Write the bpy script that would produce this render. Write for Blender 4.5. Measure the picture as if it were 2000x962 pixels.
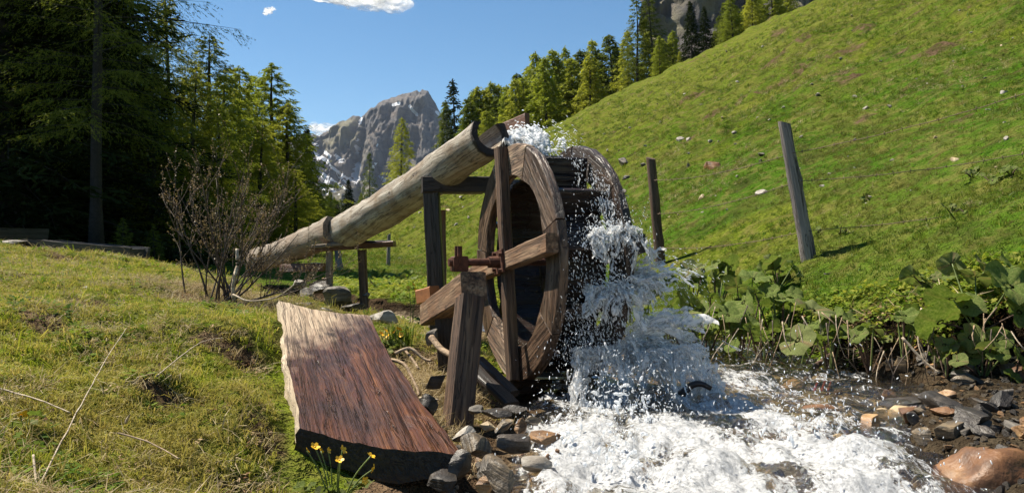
import bpy, bmesh, math, random
import numpy as np
from mathutils import Vector, Matrix, Euler, noise as mn

for o in list(bpy.data.objects):
    bpy.data.objects.remove(o)
SC = bpy.context.scene
COL = SC.collection
R = math.radians
# ---------------------------------------------------------------- camera, sky, sun, exposure
F = 28 / 36 * 2000.0                      # focal length in photograph pixels
CZ = 0.75                                 # eye height (m)
cam = bpy.data.cameras.new("camera")
cam.lens = 28; cam.sensor_width = 36; cam.clip_start = 0.05; cam.clip_end = 20000
camo = bpy.data.objects.new("camera", cam); COL.objects.link(camo)
camo.location = (0, 0, CZ); camo.rotation_euler = (R(90), 0, 0)
SC.camera = camo
SUN_EL = R(57); SUN_AZ = math.atan2(-0.90, 0.44)      # azimuth from +Y towards +X
TOSUN = Vector((math.sin(SUN_AZ) * math.cos(SUN_EL), math.cos(SUN_AZ) * math.cos(SUN_EL), math.sin(SUN_EL)))
w = bpy.data.worlds.new("World"); SC.world = w; w.use_nodes = True
nt = w.node_tree
bg = nt.nodes["Background"]; bg.inputs[1].default_value = 0.066
sky = nt.nodes.new("ShaderNodeTexSky"); sky.sky_type = 'NISHITA'; sky.sun_disc = False
sky.sun_elevation = SUN_EL; sky.sun_rotation = SUN_AZ
sky.altitude = 1500; sky.air_density = 1.0; sky.dust_density = 0.2; sky.ozone_density = 2.5
hs = nt.nodes.new('ShaderNodeHueSaturation'); hs.inputs['Saturation'].default_value = 1.18; hs.inputs['Hue'].default_value = 0.492
nt.links.new(sky.outputs[0], hs.inputs['Color']); nt.links.new(hs.outputs[0], bg.inputs[0])
sl = bpy.data.lights.new("sun", 'SUN'); sl.energy = 5.0; sl.angle = R(0.5); sl.color = (1.0, 0.92, 0.78)
so = bpy.data.objects.new("sun", sl); COL.objects.link(so)
so.rotation_euler = TOSUN.to_track_quat('Z', 'Y').to_euler()
SC.view_settings.view_transform = 'Standard'; SC.view_settings.look = 'None'
SC.view_settings.exposure = 1.0; SC.view_settings.gamma = 1.0
SC.cycles.max_bounces = 6; SC.cycles.transparent_max_bounces = 12
SC.cycles.volume_bounces = 0

def P(px, py, Y):
    "world point seen at photograph pixel (px, py) at distance Y"
    return Vector(((px - 1000) / F * Y, Y, CZ - (py - 481) / F * Y))

# ---------------------------------------------------------------- object helpers
def tag(o, label=None, cat=None, group=None, kind=None):
    if label: o["label"] = label
    if cat: o["category"] = cat
    if group: o["group"] = group
    if kind: o["kind"] = kind
    return o

def mesh_np(name, v, f, smooth=True, attrs=None):
    me = bpy.data.meshes.new(name)
    v = np.asarray(v, dtype=np.float32).reshape(-1, 3)
    if isinstance(f, np.ndarray):
        k = f.shape[1]; n = f.shape[0]
        me.vertices.add(len(v)); me.vertices.foreach_set("co", v.ravel())
        me.loops.add(n * k); me.loops.foreach_set("vertex_index", f.astype(np.int32).ravel())
        me.polygons.add(n)
        me.polygons.foreach_set("loop_start", np.arange(0, n * k, k, dtype=np.int32))
        me.polygons.foreach_set("loop_total", np.full(n, k, dtype=np.int32))
        me.update(calc_edges=True); me.validate()
    else:
        me.from_pydata([tuple(p) for p in v], [], f); me.update()
    if smooth:
        me.polygons.foreach_set("use_smooth", np.ones(len(me.polygons), dtype=bool))
    for k_, a in (attrs or {}).items():
        at = me.attributes.new(k_, 'FLOAT', 'POINT'); at.data.foreach_set("value", np.asarray(a, dtype=np.float32))
    return me

def link(name, me, mat=None, parent=None, loc=None, rot=None, mtx=None):
    o = bpy.data.objects.new(name, me); COL.objects.link(o)
    if mat is not None and me is not None and not me.materials: me.materials.append(mat)
    if parent is not None: o.parent = parent
    if mtx is not None: o.matrix_local = mtx
    if loc is not None: o.location = loc
    if rot is not None: o.rotation_euler = rot
    return o

def empty(name, loc, label, cat, group=None, rot=None):
    o = bpy.data.objects.new(name, None); COL.objects.link(o); o.location = loc
    o.empty_display_size = 0.1
    if rot is not None: o.rotation_euler = rot
    return tag(o, label, cat, group)

def copy_tree(o, parent=None):
    c = o.copy(); COL.objects.link(c)
    if parent is not None: c.parent = parent
    for ch in o.children: copy_tree(ch, c)
    return c

def sharp(me, ang=35):
    "flat-looking creases on cut timber: mark sharp edges by angle"
    bm = bmesh.new(); bm.from_mesh(me)
    for e in bm.edges:
        e.smooth = e.calc_face_angle(0) < R(ang)
    bm.to_mesh(me); bm.free(); return me

def loft(rings, caps=True, closed=True):
    "rings: list of equal-length point lists -> verts, faces"
    m = len(rings[0]); v = [tuple(p) for r in rings for p in r]; f = []
    for i in range(len(rings) - 1):
        for j in range(m if closed else m - 1):
            a = i * m + j; b = i * m + (j + 1) % m
            f.append((a, b, b + m, a + m))
    if caps:
        f.append(tuple(range(m - 1, -1, -1))); k = (len(rings) - 1) * m
        f.append(tuple(range(k, k + m)))
    return v, f

def frame(d, up=Vector((0, 0, 1))):
    d = Vector(d).normalized()
    if abs(d.dot(up)) > 0.98: up = Vector((0, 1, 0))
    y = up.cross(d).normalized(); z = d.cross(y)
    return d, y, z

def tube(pts, radii, m=6, caps=True):
    rings = []
    n = len(pts)
    for i, p in enumerate(pts):
        d = Vector(pts[min(i + 1, n - 1)]) - Vector(pts[max(i - 1, 0)])
        _, y, z = frame(d)
        r = radii[i] if hasattr(radii, '__len__') else radii
        rings.append([Vector(p) + (y * math.cos(2 * math.pi * j / m) + z * math.sin(2 * math.pi * j / m)) * r for j in range(m)])
    return loft(rings, caps)

def merge(parts):
    v, f = [], []
    for pv, pf in parts:
        o = len(v); v += [tuple(p) for p in pv]; f += [tuple(i + o for i in q) for q in pf]
    return v, f

def beam_mesh(name, L, w_, h_, seed=0, jit=0.004, ch=0.006, n=None, w1=None, h1=None, bow=0.0):
    "a hewn timber along local X, centred on the origin, worn corners and slightly wavy faces"
    n = n or max(6, int(L / 0.06)); w1 = w1 or w_; h1 = h1 or h_
    rings = []
    for i in range(n + 1):
        t = i / n; x = (t - 0.5) * L
        a = (w_ + (w1 - w_) * t) / 2; b = (h_ + (h1 - h_) * t) / 2
        c = min(ch, a * 0.4, b * 0.4)
        sec = [(-a + c, -b), (0, -b), (a - c, -b), (a, -b + c), (a, 0), (a, b - c), (a - c, b), (0, b), (-a + c, b), (-a, b - c), (-a, 0), (-a, -b + c)]
        ring = []
        for k, (y, z) in enumerate(sec):
            q = mn.noise_vector(Vector((x * 4 + seed * 7.3, y * 9 + seed * 3.1, z * 9 + k * 0.05)))
            q2 = mn.noise_vector(Vector((x * 17 + seed * 2.3, y * 30 + k, z * 30)))
            e = q * jit + q2 * jit * 0.5
            xx = x + (q.x + q2.x) * jit * (1.5 if i in (0, n) else 0.0)
            ring.append((xx, y + e.y, z + e.z + bow * (1 - (2 * t - 1) ** 2)))
        rings.append(ring)
    v, f = loft(rings)
    return sharp(mesh_np(name, v, f))

def along(p0, p1, up=Vector((0, 0, 1)), roll=0.0):
    d, y, z = frame(Vector(p1) - Vector(p0), up)
    if roll:
        y, z = y * math.cos(roll) + z * math.sin(roll), z * math.cos(roll) - y * math.sin(roll)
    M = Matrix((( d.x, y.x, z.x), (d.y, y.y, z.y), (d.z, y.z, z.z))).to_4x4()
    M.translation = (Vector(p0) + Vector(p1)) / 2
    return M

def beam(name, p0, p1, w_, h_, mat, parent=None, seed=0, roll=0.0, **kw):
    "timber between two world points; parent roots carry no rotation"
    p0 = Vector(p0); p1 = Vector(p1)
    me = beam_mesh(name, (p1 - p0).length, w_, h_, seed, **kw)
    M = along(p0, p1, roll=roll)
    if parent is not None: M.translation = M.translation - Vector(parent.location)
    return link(name, me, mat, parent, mtx=M)

# ---------------------------------------------------------------- numpy noise
def _h(ix, iy, s):
    n = (ix.astype(np.int64) * 374761393 + iy.astype(np.int64) * 668265263 + s * 1442695041) & 0xffffffff
    n = ((n ^ (n >> 13)) * 1274126177) & 0xffffffff
    n = n ^ (n >> 16)
    return (n & 0xffff) / 65535.0

def vnoise(x, y, s=0):
    ix = np.floor(x); iy = np.floor(y); fx = x - ix; fy = y - iy
    fx = fx * fx * fx * (fx * (fx * 6 - 15) + 10); fy = fy * fy * fy * (fy * (fy * 6 - 15) + 10)
    a = _h(ix, iy, s); b = _h(ix + 1, iy, s); c = _h(ix, iy + 1, s); d = _h(ix + 1, iy + 1, s)
    return (a + (b - a) * fx + (c - a) * fy + (a - b - c + d) * fx * fy) * 2 - 1

def fbm(x, y, s=0, o=4, lac=2.03, g=0.5):
    t = 0; a = 1.0
    for i in range(o):
        t = t + a * vnoise(x * lac ** i + 13.7 * i, y * lac ** i - 7.1 * i, s + i); a *= g
    return t

def ridged(x, y, s=0, o=4, lac=2.1, g=0.55):
    t = 0; a = 1.0
    for i in range(o):
        t = t + a * (1 - 2 * np.abs(vnoise(x * lac ** i + 3.7 * i, y * lac ** i - 9.1 * i, s + i))); a *= g
    return t

def sstep(a, b, x):
    t = np.clip((x - a) / (b - a), 0, 1); return t * t * (3 - 2 * t)

def smax(a, b, k):
    h = np.clip(0.5 + 0.5 * (a - b) / k, 0, 1)
    return b + (a - b) * h + k * h * (1 - h)
# ---------------------------------------------------------------- materials (procedural)
class NT:
    def __init__(s, name):
        s.m = bpy.data.materials.new(name); s.m.use_nodes = True; s.t = s.m.node_tree
        s.b = s.t.nodes["Principled BSDF"]; s.out = s.t.nodes["Material Output"]
    def n(s, typ, ins=None, **kw):
        k = s.t.nodes.new("ShaderNode" + typ)
        for a, v in kw.items(): setattr(k, a, v)
        for a, v in (ins or {}).items(): s.set(k, a, v)
        return k
    def set(s, node, sock, v):
        i = node.inputs[sock]
        if hasattr(v, "is_output") or isinstance(v, bpy.types.NodeSocket): s.t.links.new(v, i)
        elif isinstance(v, (tuple, list)) and len(v) == 3 and i.type == 'RGBA': i.default_value = (*v, 1)
        else: i.default_value = v
    def ramp(s, fac, stops, interp='LINEAR'):
        r = s.n("ValToRGB"); e = r.color_ramp; e.interpolation = interp
        while len(e.elements) < len(stops): e.elements.new(0.5)
        for el, (p, c) in zip(e.elements, stops):
            el.position = p; el.color = (*c, 1) if hasattr(c, '__len__') else (c, c, c, 1)
        s.t.links.new(fac, r.inputs[0]); return r.outputs[0]
    def mix(s, fac, a, b, mode='MIX'):
        k = s.n("Mix", data_type='RGBA', blend_type=mode)
        s.set(k, 0, fac); s.set(k, 6, a); s.set(k, 7, b); return k.outputs[2]
    def math(s, op, a, b=0.0, c=None, clamp=False):
        k = s.n("Math", operation=op, use_clamp=clamp); s.set(k, 0, a); s.set(k, 1, b)
        if c is not None: s.set(k, 2, c)
        return k.outputs[0]
    def noise(s, vec, scale, detail=4, rough=0.55, dist=0.0):
        k = s.n("TexNoise", {"Scale": scale, "Detail": detail, "Roughness": rough, "Distortion": dist})
        if vec is not None: s.set(k, "Vector", vec)
        return k.outputs[0]
    def mapv(s, vec, scale=(1, 1, 1), loc=None):
        k = s.n("Mapping"); s.set(k, 0, vec); k.inputs[3].default_value = scale
        if loc is not None: s.set(k, 1, loc)
        return k.outputs[0]
    def bump(s, h, strength=0.5, dist=0.01, normal=None):
        k = s.n("Bump", {"Strength": strength, "Distance": dist, "Height": h})
        if normal is not None: s.set(k, "Normal", normal)
        return k.outputs[0]
    def obj(s):
        "object coordinates, shifted by a random amount for each object"
        tc = s.n("TexCoord").outputs["Object"]; oi = s.n("ObjectInfo").outputs["Random"]
        k = s.n("VectorMath", operation='ADD'); s.set(k, 0, tc)
        c = s.n("CombineXYZ"); s.set(c, 0, s.math('MULTIPLY', oi, 37.0)); s.set(c, 1, s.math('MULTIPLY', oi, 11.0)); s.set(c, 2, s.math('MULTIPLY', oi, 23.0))
        s.set(k, 1, c.outputs[0]); return k.outputs[0]
    def attr(s, name): return s.n("Attribute", attribute_name=name).outputs["Fac"]

def wood(name, light, mid, dark, stain=None, rough=0.75, bump=0.6, wet=0.0, grain=1.0, crack=1.0):
    "weathered timber, grain along local X"
    t = NT(name); v = t.obj()
    g1 = t.noise(t.mapv(v, (1.3, 26 * grain, 26 * grain)), 1.0, 6, 0.65, 0.4)
    g2 = t.noise(t.mapv(v, (4, 95 * grain, 95 * grain)), 1.0, 3, 0.6)
    big = t.noise(v, 3.2, 3, 0.6)
    col = t.ramp(g1, [(0.30, dark), (0.47, mid), (0.68, light)])
    col = t.mix(t.ramp(g2, [(0.35, 0.6), (0.6, 0.0)]), col, dark)
    col = t.mix(t.ramp(big, [(0.42, 0.0), (0.66, 0.75)]), col, stain or mid)
    ck = t.noise(t.mapv(v, (0.9, 22, 22)), 1.4, 5, 0.7, 0.8)
    cr = t.ramp(ck, [(0.485, 0.0), (0.5, 1.0), (0.515, 0.0)])
    cr = t.math('MULTIPLY', cr, crack)
    col = t.mix(t.math('MULTIPLY', cr, 0.8), col, (dark[0] * .3, dark[1] * .3, dark[2] * .3))
    t.set(t.b, "Base Color", col)
    h = t.math('ADD', t.math('MULTIPLY', g1, 0.7), t.math('MULTIPLY', g2, 0.5)); h = t.math('SUBTRACT', h, t.math('MULTIPLY', cr, 0.8))
    t.set(t.b, "Normal", t.bump(h, bump, 0.012))
    t.set(t.b, "Roughness", t.ramp(big, [(0.3, max(0.08, rough - 0.35 * wet)), (0.7, rough)]) if wet else rough)
    return t.m

W_GREY = wood("wood_grey", (.42, .37, .30), (.27, .22, .17), (.10, .075, .055), stain=(.22, .15, .10))
W_PALE = wood("wood_pale", (.60, .49, .36), (.40, .29, .19), (.12, .075, .045), stain=(.26, .14, .075), bump=1.0)
W_RIM = wood("wood_rim", (.30, .21, .145), (.125, .074, .044), (.026, .015, .010), stain=(.055, .026, .015), rough=.55, wet=.6, bump=1.4, crack=1.3)
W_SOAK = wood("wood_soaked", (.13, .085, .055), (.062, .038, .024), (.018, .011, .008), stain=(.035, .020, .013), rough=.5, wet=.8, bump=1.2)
W_RIMP = wood("wood_rim_pale", (.55, .44, .32), (.33, .23, .15), (.08, .048, .03), stain=(.14, .07, .038), bump=1.4, crack=1.2)
W_RED = wood("wood_red", (.30, .13, .06), (.18, .07, .035), (.06, .028, .018), stain=(.10, .05, .03), rough=.55, wet=.6)
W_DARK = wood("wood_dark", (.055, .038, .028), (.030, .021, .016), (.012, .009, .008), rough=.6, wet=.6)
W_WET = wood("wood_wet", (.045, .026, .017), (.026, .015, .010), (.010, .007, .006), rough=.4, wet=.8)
W_POST = wood("wood_post", (.27, .175, .10), (.13, .075, .042), (.028, .017, .012), stain=(.09, .042, .022), bump=1.0)
W_BEAM = wood("wood_beam", (.38, .26, .155), (.20, .115, .062), (.05, .028, .017), stain=(.20, .085, .032), bump=1.0)
W_FENCE = wood("wood_fence", (.42, .37, .34), (.29, .25, .235), (.09, .075, .07), stain=(.22, .18, .17), bump=1.2)
W_BARK = wood("wood_bark", (.16, .085, .05), (.095, .05, .03), (.03, .018, .012), stain=(.12, .075, .05), bump=1.0)
W_TROUGH = wood("wood_trough", (.16, .14, .12), (.085, .07, .06), (.03, .024, .02))
W_STICK = wood("wood_bleached", (.62, .54, .42), (.46, .37, .26), (.25, .18, .12), grain=.6)
W_TWIG = wood("wood_twig", (.14, .105, .075), (.085, .06, .044), (.04, .028, .022), bump=.2)
W_ROOT = wood("wood_root", (.50, .38, .25), (.36, .25, .15), (.16, .10, .06), grain=.6)

def plank_mat():
    "the half-trunk slab: bleached far end and waney edge, red-brown where it is wet"
    t = NT("wood_slab"); tc = t.n("TexCoord").outputs["Object"]
    sx = t.n("SeparateXYZ"); t.set(sx, 0, tc); X, Y, Z = sx.outputs
    v = tc
    warp = t.noise(t.mapv(v, (1.6, 5, 3)), 1.0, 3, 0.5)
    k = t.n("VectorMath", operation='ADD'); t.set(k, 0, t.mapv(v, (0.30, 52, 12)))
    c = t.n("CombineXYZ"); t.set(c, 1, t.math('MULTIPLY', warp, 10.0)); t.set(k, 1, c.outputs[0])
    g1 = t.noise(k.outputs[0], 1.0, 5, 0.6)
    g2 = t.noise(t.mapv(v, (2.2, 150, 90)), 1.0, 3, 0.6)
    big = t.noise(t.mapv(v, (2.2, 4.5, 4)), 1.0, 5, 0.62)
    wet = t.math('ADD', t.math('MULTIPLY', X, 0.95), t.math('MULTIPLY', t.math('SUBTRACT', big, 0.5), 2.2))
    wet = t.math('ADD', wet, t.math('MULTIPLY', t.math('SUBTRACT', g1, 0.5), .7))
    wet = t.math('ADD', wet, t.math('MULTIPLY', Y, 1.5))
    wet = t.ramp(t.math('ADD', wet, 0.86), [(0.10, 0.0), (0.30, 0.55), (0.72, 1.0)])
    dry = t.ramp(g1, [(0.26, (.26, .185, .12)), (0.46, (.40, .30, .205)), (0.72, (.52, .42, .30))])
    red = t.ramp(g1, [(0.28, (.040, .014, .007)), (0.48, (.095, .032, .012)), (0.68, (.19, .074, .024))])
    dk = t.ramp(big, [(0.42, 0.0), (0.62, 0.8)])
    red = t.mix(dk, red, (.045, .024, .017))
    col = t.mix(wet, dry, red)
    col = t.mix(t.ramp(g2, [(0.36, 0.5), (0.5, 0.0)]), col, (.035, .016, .008))
    # knot
    d = t.n("VectorMath", operation='DISTANCE'); t.set(d, 0, t.mapv(v, (1, 1.4, 0))); d.inputs[1].default_value = (-0.45, -0.02, 0)
    kn = t.ramp(d.outputs["Value"], [(0.015, 1.0), (0.05, 0.0)])
    col = t.mix(kn, col, (.05, .03, .02))
    ck = t.noise(t.mapv(v, (0.4, 16, 6)), 1.4, 5, 0.7, 1.0)
    cr = t.ramp(ck, [(0.485, 0.0), (0.5, 1.0), (0.515, 0.0)])
    col = t.mix(t.math('MULTIPLY', cr, 0.6), col, (.012, .008, .006))
    t.set(t.b, "Base Color", col)
    h = t.math('ADD', t.math('MULTIPLY', g1, 0.9), t.math('MULTIPLY', g2, 0.5)); h = t.math('SUBTRACT', h, cr)
    t.set(t.b, "Normal", t.bump(h, 0.8, 0.014))
    t.set(t.b, "Roughness", t.ramp(wet, [(0, 0.85), (1, 0.34)])); t.b.inputs["Specular IOR Level"].default_value = .35
    return t.m
W_SLAB = plank_mat()

def rock_mat(name, a, b, c, rough=0.8, scale=6.0, strat=1.0):
    t = NT(name); v = t.obj()
    n1 = t.noise(v, scale * 2, 8, 0.65); n2 = t.noise(t.mapv(v, (3, 3, 30 * strat)), 1.6, 5, 0.6, 0.6)
    n3 = t.noise(v, scale * 14, 3, 0.6)
    col = t.ramp(n2, [(0.32, c), (0.5, a), (0.68, b)])
    col = t.mix(t.ramp(n1, [(0.45, 0.0), (0.62, 0.85)]), col, c)
    col = t.mix(t.ramp(n3, [(0.6, 0.0), (0.75, 0.5)]), col, b)
    t.set(t.b, "Base Color", col)
    t.set(t.b, "Normal", t.bump(t.math('ADD', n1, t.math('MULTIPLY', n2, 0.7)), 0.7, 0.02))
    t.set(t.b, "Roughness", t.ramp(n1, [(0.35, max(0.15, rough - 0.25)), (0.65, rough)]))
    return t.m
ROCK_GREY = rock_mat("rock_grey", (.13, .112, .088), (.26, .225, .18), (.05, .042, .034))
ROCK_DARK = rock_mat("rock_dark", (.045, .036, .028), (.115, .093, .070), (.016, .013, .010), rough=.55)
ROCK_TAN = rock_mat("rock_tan", (.42, .32, .18), (.56, .46, .30), (.22, .15, .08), strat=.3)
ROCK_RUST = rock_mat("rock_rust", (.19, .088, .034), (.29, .165, .075), (.07, .032, .014), rough=.6, strat=.3, scale=4)
ROCK_ORANGE = rock_mat("rock_orange", (.32, .17, .065), (.45, .30, .15), (.09, .045, .02), rough=.6)
ROCK_STRIPE = rock_mat("rock_striped", (.11, .085, .056), (.28, .20, .11), (.032, .025, .018), rough=.55, strat=1.6)
ROCK_PALE = rock_mat("rock_pale", (.33, .30, .255), (.48, .44, .38), (.17, .145, .115))

def leaf_mat(name, cols, trans=0.4, rough=0.6, patch=None, patch_scale=0.6, spec=0.12):
    "foliage: colour varies by instance and by patch, light passes through"
    t = NT(name)
    oi = t.n("ObjectInfo"); geo = t.n("NewGeometry")
    fac = t.math('ADD', t.math('MULTIPLY', oi.outputs["Random"], 0.75), t.math('MULTIPLY', t.noise(geo.outputs["Position"], patch_scale * 4, 3, 0.6), 0.5))
    col = t.ramp(fac, [(i / (len(cols) - 1) * 0.7 + 0.15, c) for i, c in enumerate(cols)])
    if patch:
        pf = t.ramp(t.noise(geo.outputs["Position"], patch_scale, 4, 0.6), [(0.46, 0.0), (0.62, 0.8)])
        col = t.mix(pf, col, patch)
    t.set(t.b, "Base Color", col); t.b.inputs["Roughness"].default_value = rough
    t.b.inputs["Specular IOR Level"].default_value = spec
    tr = t.n("BsdfTranslucent"); t.set(tr, 0, t.mix(0.35, col, (1.0, 1.0, .3), 'MULTIPLY'))
    ms = t.n("MixShader", {0: trans}); t.set(ms, 1, t.b.outputs[0]); t.set(ms, 2, tr.outputs[0])
    t.t.links.new(ms.outputs[0], t.out.inputs[0])
    return t.m
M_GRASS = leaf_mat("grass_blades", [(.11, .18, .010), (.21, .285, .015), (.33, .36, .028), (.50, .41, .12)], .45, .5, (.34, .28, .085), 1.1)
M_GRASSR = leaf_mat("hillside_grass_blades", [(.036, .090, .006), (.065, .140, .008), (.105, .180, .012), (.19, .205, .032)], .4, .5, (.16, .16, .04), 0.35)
M_STRAW = leaf_mat("straw_blades", [(.28, .20, .10), (.40, .31, .17), (.52, .42, .26)], .25, .6)
M_HERB = leaf_mat("herb_leaves", [(.04, .085, .012), (.085, .15, .018), (.17, .23, .03)], .4, .7, None, .6, .08)
M_HERBY = leaf_mat("bright_herb_leaves", [(.09, .16, .015), (.18, .25, .025), (.30, .31, .05)], .45, .6, None, .6, .1)
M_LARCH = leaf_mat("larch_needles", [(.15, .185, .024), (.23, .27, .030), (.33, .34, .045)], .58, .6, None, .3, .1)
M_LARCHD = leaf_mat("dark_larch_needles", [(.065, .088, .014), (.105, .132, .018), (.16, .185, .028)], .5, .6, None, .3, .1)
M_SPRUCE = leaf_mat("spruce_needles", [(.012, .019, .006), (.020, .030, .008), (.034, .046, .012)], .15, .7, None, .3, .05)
M_BUSHLEAF = leaf_mat("bush_leaves", [(.09, .055, .03), (.13, .12, .04), (.13, .16, .035), (.24, .17, .10)], .3, .4)

def plain(name, col, rough=0.6, metal=0.0, bump=0.0, scale=40, var=0.3):
    t = NT(name); v = t.obj(); n1 = t.noise(v, scale, 5, 0.6)
    t.set(t.b, "Base Color", t.ramp(n1, [(0.3, tuple(c * (1 - var) for c in col)), (0.7, tuple(min(1, c * (1 + var)) for c in col))]))
    t.b.inputs["Roughness"].default_value = rough; t.b.inputs["Metallic"].default_value = metal
    if bump: t.set(t.b, "Normal", t.bump(n1, bump, 0.01))
    return t.m
M_RUST = plain("rusted_iron", (.085, .030, .015), .7, .3, .6, 30, .6)
M_IRON = plain("dark_iron", (.06, .04, .032), .55, .6, .3)
M_WIRE = plain("fence_wire", (.16, .11, .08), .6, .5)
M_PETAL = plain("marigold_petal", (.85, .48, .02), .45, 0, 0, 30, .12)
M_STEM = plain("green_stem", (.12, .16, .04), .5)
M_TRUNK = wood("conifer_bark", (.060, .046, .038), (.034, .026, .021), (.012, .009, .008), bump=1.0, grain=.5)
M_LITTER = leaf_mat("dead_leaves", [(.07, .035, .018), (.15, .075, .035), (.28, .16, .08), (.40, .28, .16)], .2, .6)
M_REDLEAF = leaf_mat("red_leaf", [(.30, .03, .03), (.42, .08, .05), (.30, .14, .06)], .3, .35)

def butterbur():
    t = NT("butterbur_leaf"); tc = t.n("TexCoord").outputs["Object"]; oi = t.n("ObjectInfo").outputs["Random"]
    v = t.attr("vein"); n1 = t.noise(tc, 40, 4, .6); n2 = t.noise(t.obj(), 9, 3, .6)
    col = t.ramp(n2, [(0.3, (.095, .15, .024)), (0.55, (.18, .24, .050)), (0.75, (.31, .31, .11))])
    col = t.mix(t.ramp(oi, [(0.45, 0.0), (0.95, 0.6)]), col, (.23, .24, .10))
    col = t.mix(t.ramp(n1, [(0.5, 0.0), (0.75, 0.35)]), col, (.05, .09, .015))
    col = t.mix(t.math('MULTIPLY', v, t.ramp(oi, [(0.5, 0.25), (0.9, 0.9)])), col, (.30, .17, .11))
    t.set(t.b, "Base Color", col); t.b.inputs["Roughness"].default_value = .6; t.b.inputs["Specular IOR Level"].default_value = .2
    t.set(t.b, "Normal", t.bump(t.math('SUBTRACT', t.math('MULTIPLY', n1, .6), v), .8, .012))
    tr = t.n("BsdfTranslucent"); t.set(tr, 0, t.mix(.5, col, (.9, 1, .25), 'MULTIPLY'))
    ms = t.n("MixShader", {0: .35}); t.set(ms, 1, t.b.outputs[0]); t.set(ms, 2, tr.outputs[0])
    t.t.links.new(ms.outputs[0], t.out.inputs[0]); return t.m
M_BUTTER = butterbur()

def ground_mat():
    t = NT("meadow_ground"); pos = t.n("NewGeometry").outputs["Position"]
    bare = t.attr("bare"); gravel = t.attr("gravel"); lush = t.attr("lush")
    n1 = t.noise(pos, 0.5, 5, .6); n2 = t.noise(pos, 4.0, 6, .65); n3 = t.noise(pos, 30, 4, .6); n4 = t.noise(pos, 1.6, 5, .6)
    g = t.ramp(n3, [(0.3, (.058, .085, .008)), (0.55, (.12, .158, .013)), (0.75, (.20, .215, .026))])
    lg = t.ramp(n3, [(0.3, (.028, .075, .006)), (0.55, (.055, .125, .008)), (0.75, (.085, .155, .011))])
    g = t.mix(lush, g, lg)
    g = t.mix(t.ramp(n2, [(0.48, 0.0), (0.68, 0.8)]), g, (.17, .14, .048))
    n6 = t.noise(pos, 2.2, 8, .72); n7 = t.noise(pos, 3.4, 7, .75)
    g = t.mix(t.ramp(n7, [(0.575, 0), (0.64, .75)]), g, (.075, .050, .024))
    g = t.mix(t.ramp(n6, [(0.36, .85), (0.52, 0.0)]), g, (.045, .052, .014))
    g = t.mix(t.ramp(n6, [(0.55, 0), (0.70, .6)]), g, (.19, .165, .055))
    g = t.mix(t.ramp(n1, [(0.45, 0.0), (0.65, 0.45)]), g, (.15, .15, .03))
    g = t.mix(t.ramp(n4, [(0.62, 0.0), (0.72, 0.4)]), g, (.12, .08, .04))
    soil = t.ramp(n2, [(0.3, (.030, .020, .013)), (0.5, (.085, .055, .032)), (0.7, (.17, .115, .07))])
    soil = t.mix(t.ramp(n3, [(0.5, 0.0), (0.75, 0.5)]), soil, (.20, .15, .09))
    st = t.n("TexVoronoi", {"Scale": 26.0}); t.set(st, "Vector", pos)
    gv = t.ramp(st.outputs["Color"], [(0.1, (.09, .07, .05)), (0.5, (.24, .185, .12)), (0.9, (.42, .34, .22))])
    bf = t.ramp(t.math('ADD', bare, t.math('MULTIPLY', t.math('SUBTRACT', n2, .5), .9)), [(0.35, 0.0), (0.6, 1.0)])
    shade_col = t.ramp(n2, [(0.35, (.008, .006, .004)), (0.55, (.022, .015, .009)), (0.75, (.055, .035, .02))])  # overhang shade painted as near-black soil on the bank; also darkens the beach
    gravel = t.math('MULTIPLY', gravel, t.math('SUBTRACT', 1.0, t.math('MULTIPLY', t.attr('dry'), .85)))
    soil = t.mix(t.attr('bank_shade'), soil, shade_col)
    col = t.mix(bf, g, soil)
    col = t.mix(gravel, col, gv)
    t.set(t.b, "Base Color", col); t.b.inputs["Roughness"].default_value = 1.0
    t.b.inputs["Specular IOR Level"].default_value = .02
    h = t.math('ADD', t.math('MULTIPLY', n2, .6), t.math('MULTIPLY', n3, .25))
    n5 = t.noise(pos, 1.3, 7, .68)
    bg_ = t.bump(n5, 1.0, .42)
    t.set(t.b, "Normal", t.bump(h, 1.0, .06, bg_))
    return t.m
M_GROUND = ground_mat()

def mountain_mat():
    t = NT("mountain_rock"); geo = t.n("NewGeometry"); pos = geo.outputs["Position"]
    snow = t.attr("snow"); grass = t.attr("grass")
    n1 = t.noise(t.mapv(pos, (.02, .02, .005)), 1.0, 8, .65, .5); n2 = t.noise(pos, .06, 8, .7); n3 = t.noise(t.mapv(pos, (.004, .004, .05)), 1.0, 5, .6)
    col = t.ramp(n1, [(0.36, (.028, .029, .032)), (0.5, (.080, .074, .070)), (0.66, (.18, .15, .122))])
    col = t.mix(t.ramp(n2, [(0.4, .7), (0.6, 0.0)]), col, (.10, .09, .088))
    col = t.mix(t.ramp(n3, [(0.5, 0.0), (0.7, .5)]), col, (.25, .19, .14))
    gf = t.math('MULTIPLY', grass, t.ramp(n2, [(0.35, 0.2), (0.6, 1.0)]))
    col = t.mix(gf, col, (.20, .18, .085))
    sf = t.ramp(t.math('ADD', snow, t.math('MULTIPLY', t.math('SUBTRACT', n2, .5), .7)), [(0.45, 0.0), (0.55, 1.0)])
    col = t.mix(sf, col, (.86, .87, .90))
    t.set(t.b, "Base Color", col); t.b.inputs["Roughness"].default_value = .9
    t.set(t.b, "Normal", t.bump(t.math('ADD', n1, n2), 1.0, 12.0))
    return t.m
M_MOUNT = mountain_mat()

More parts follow.
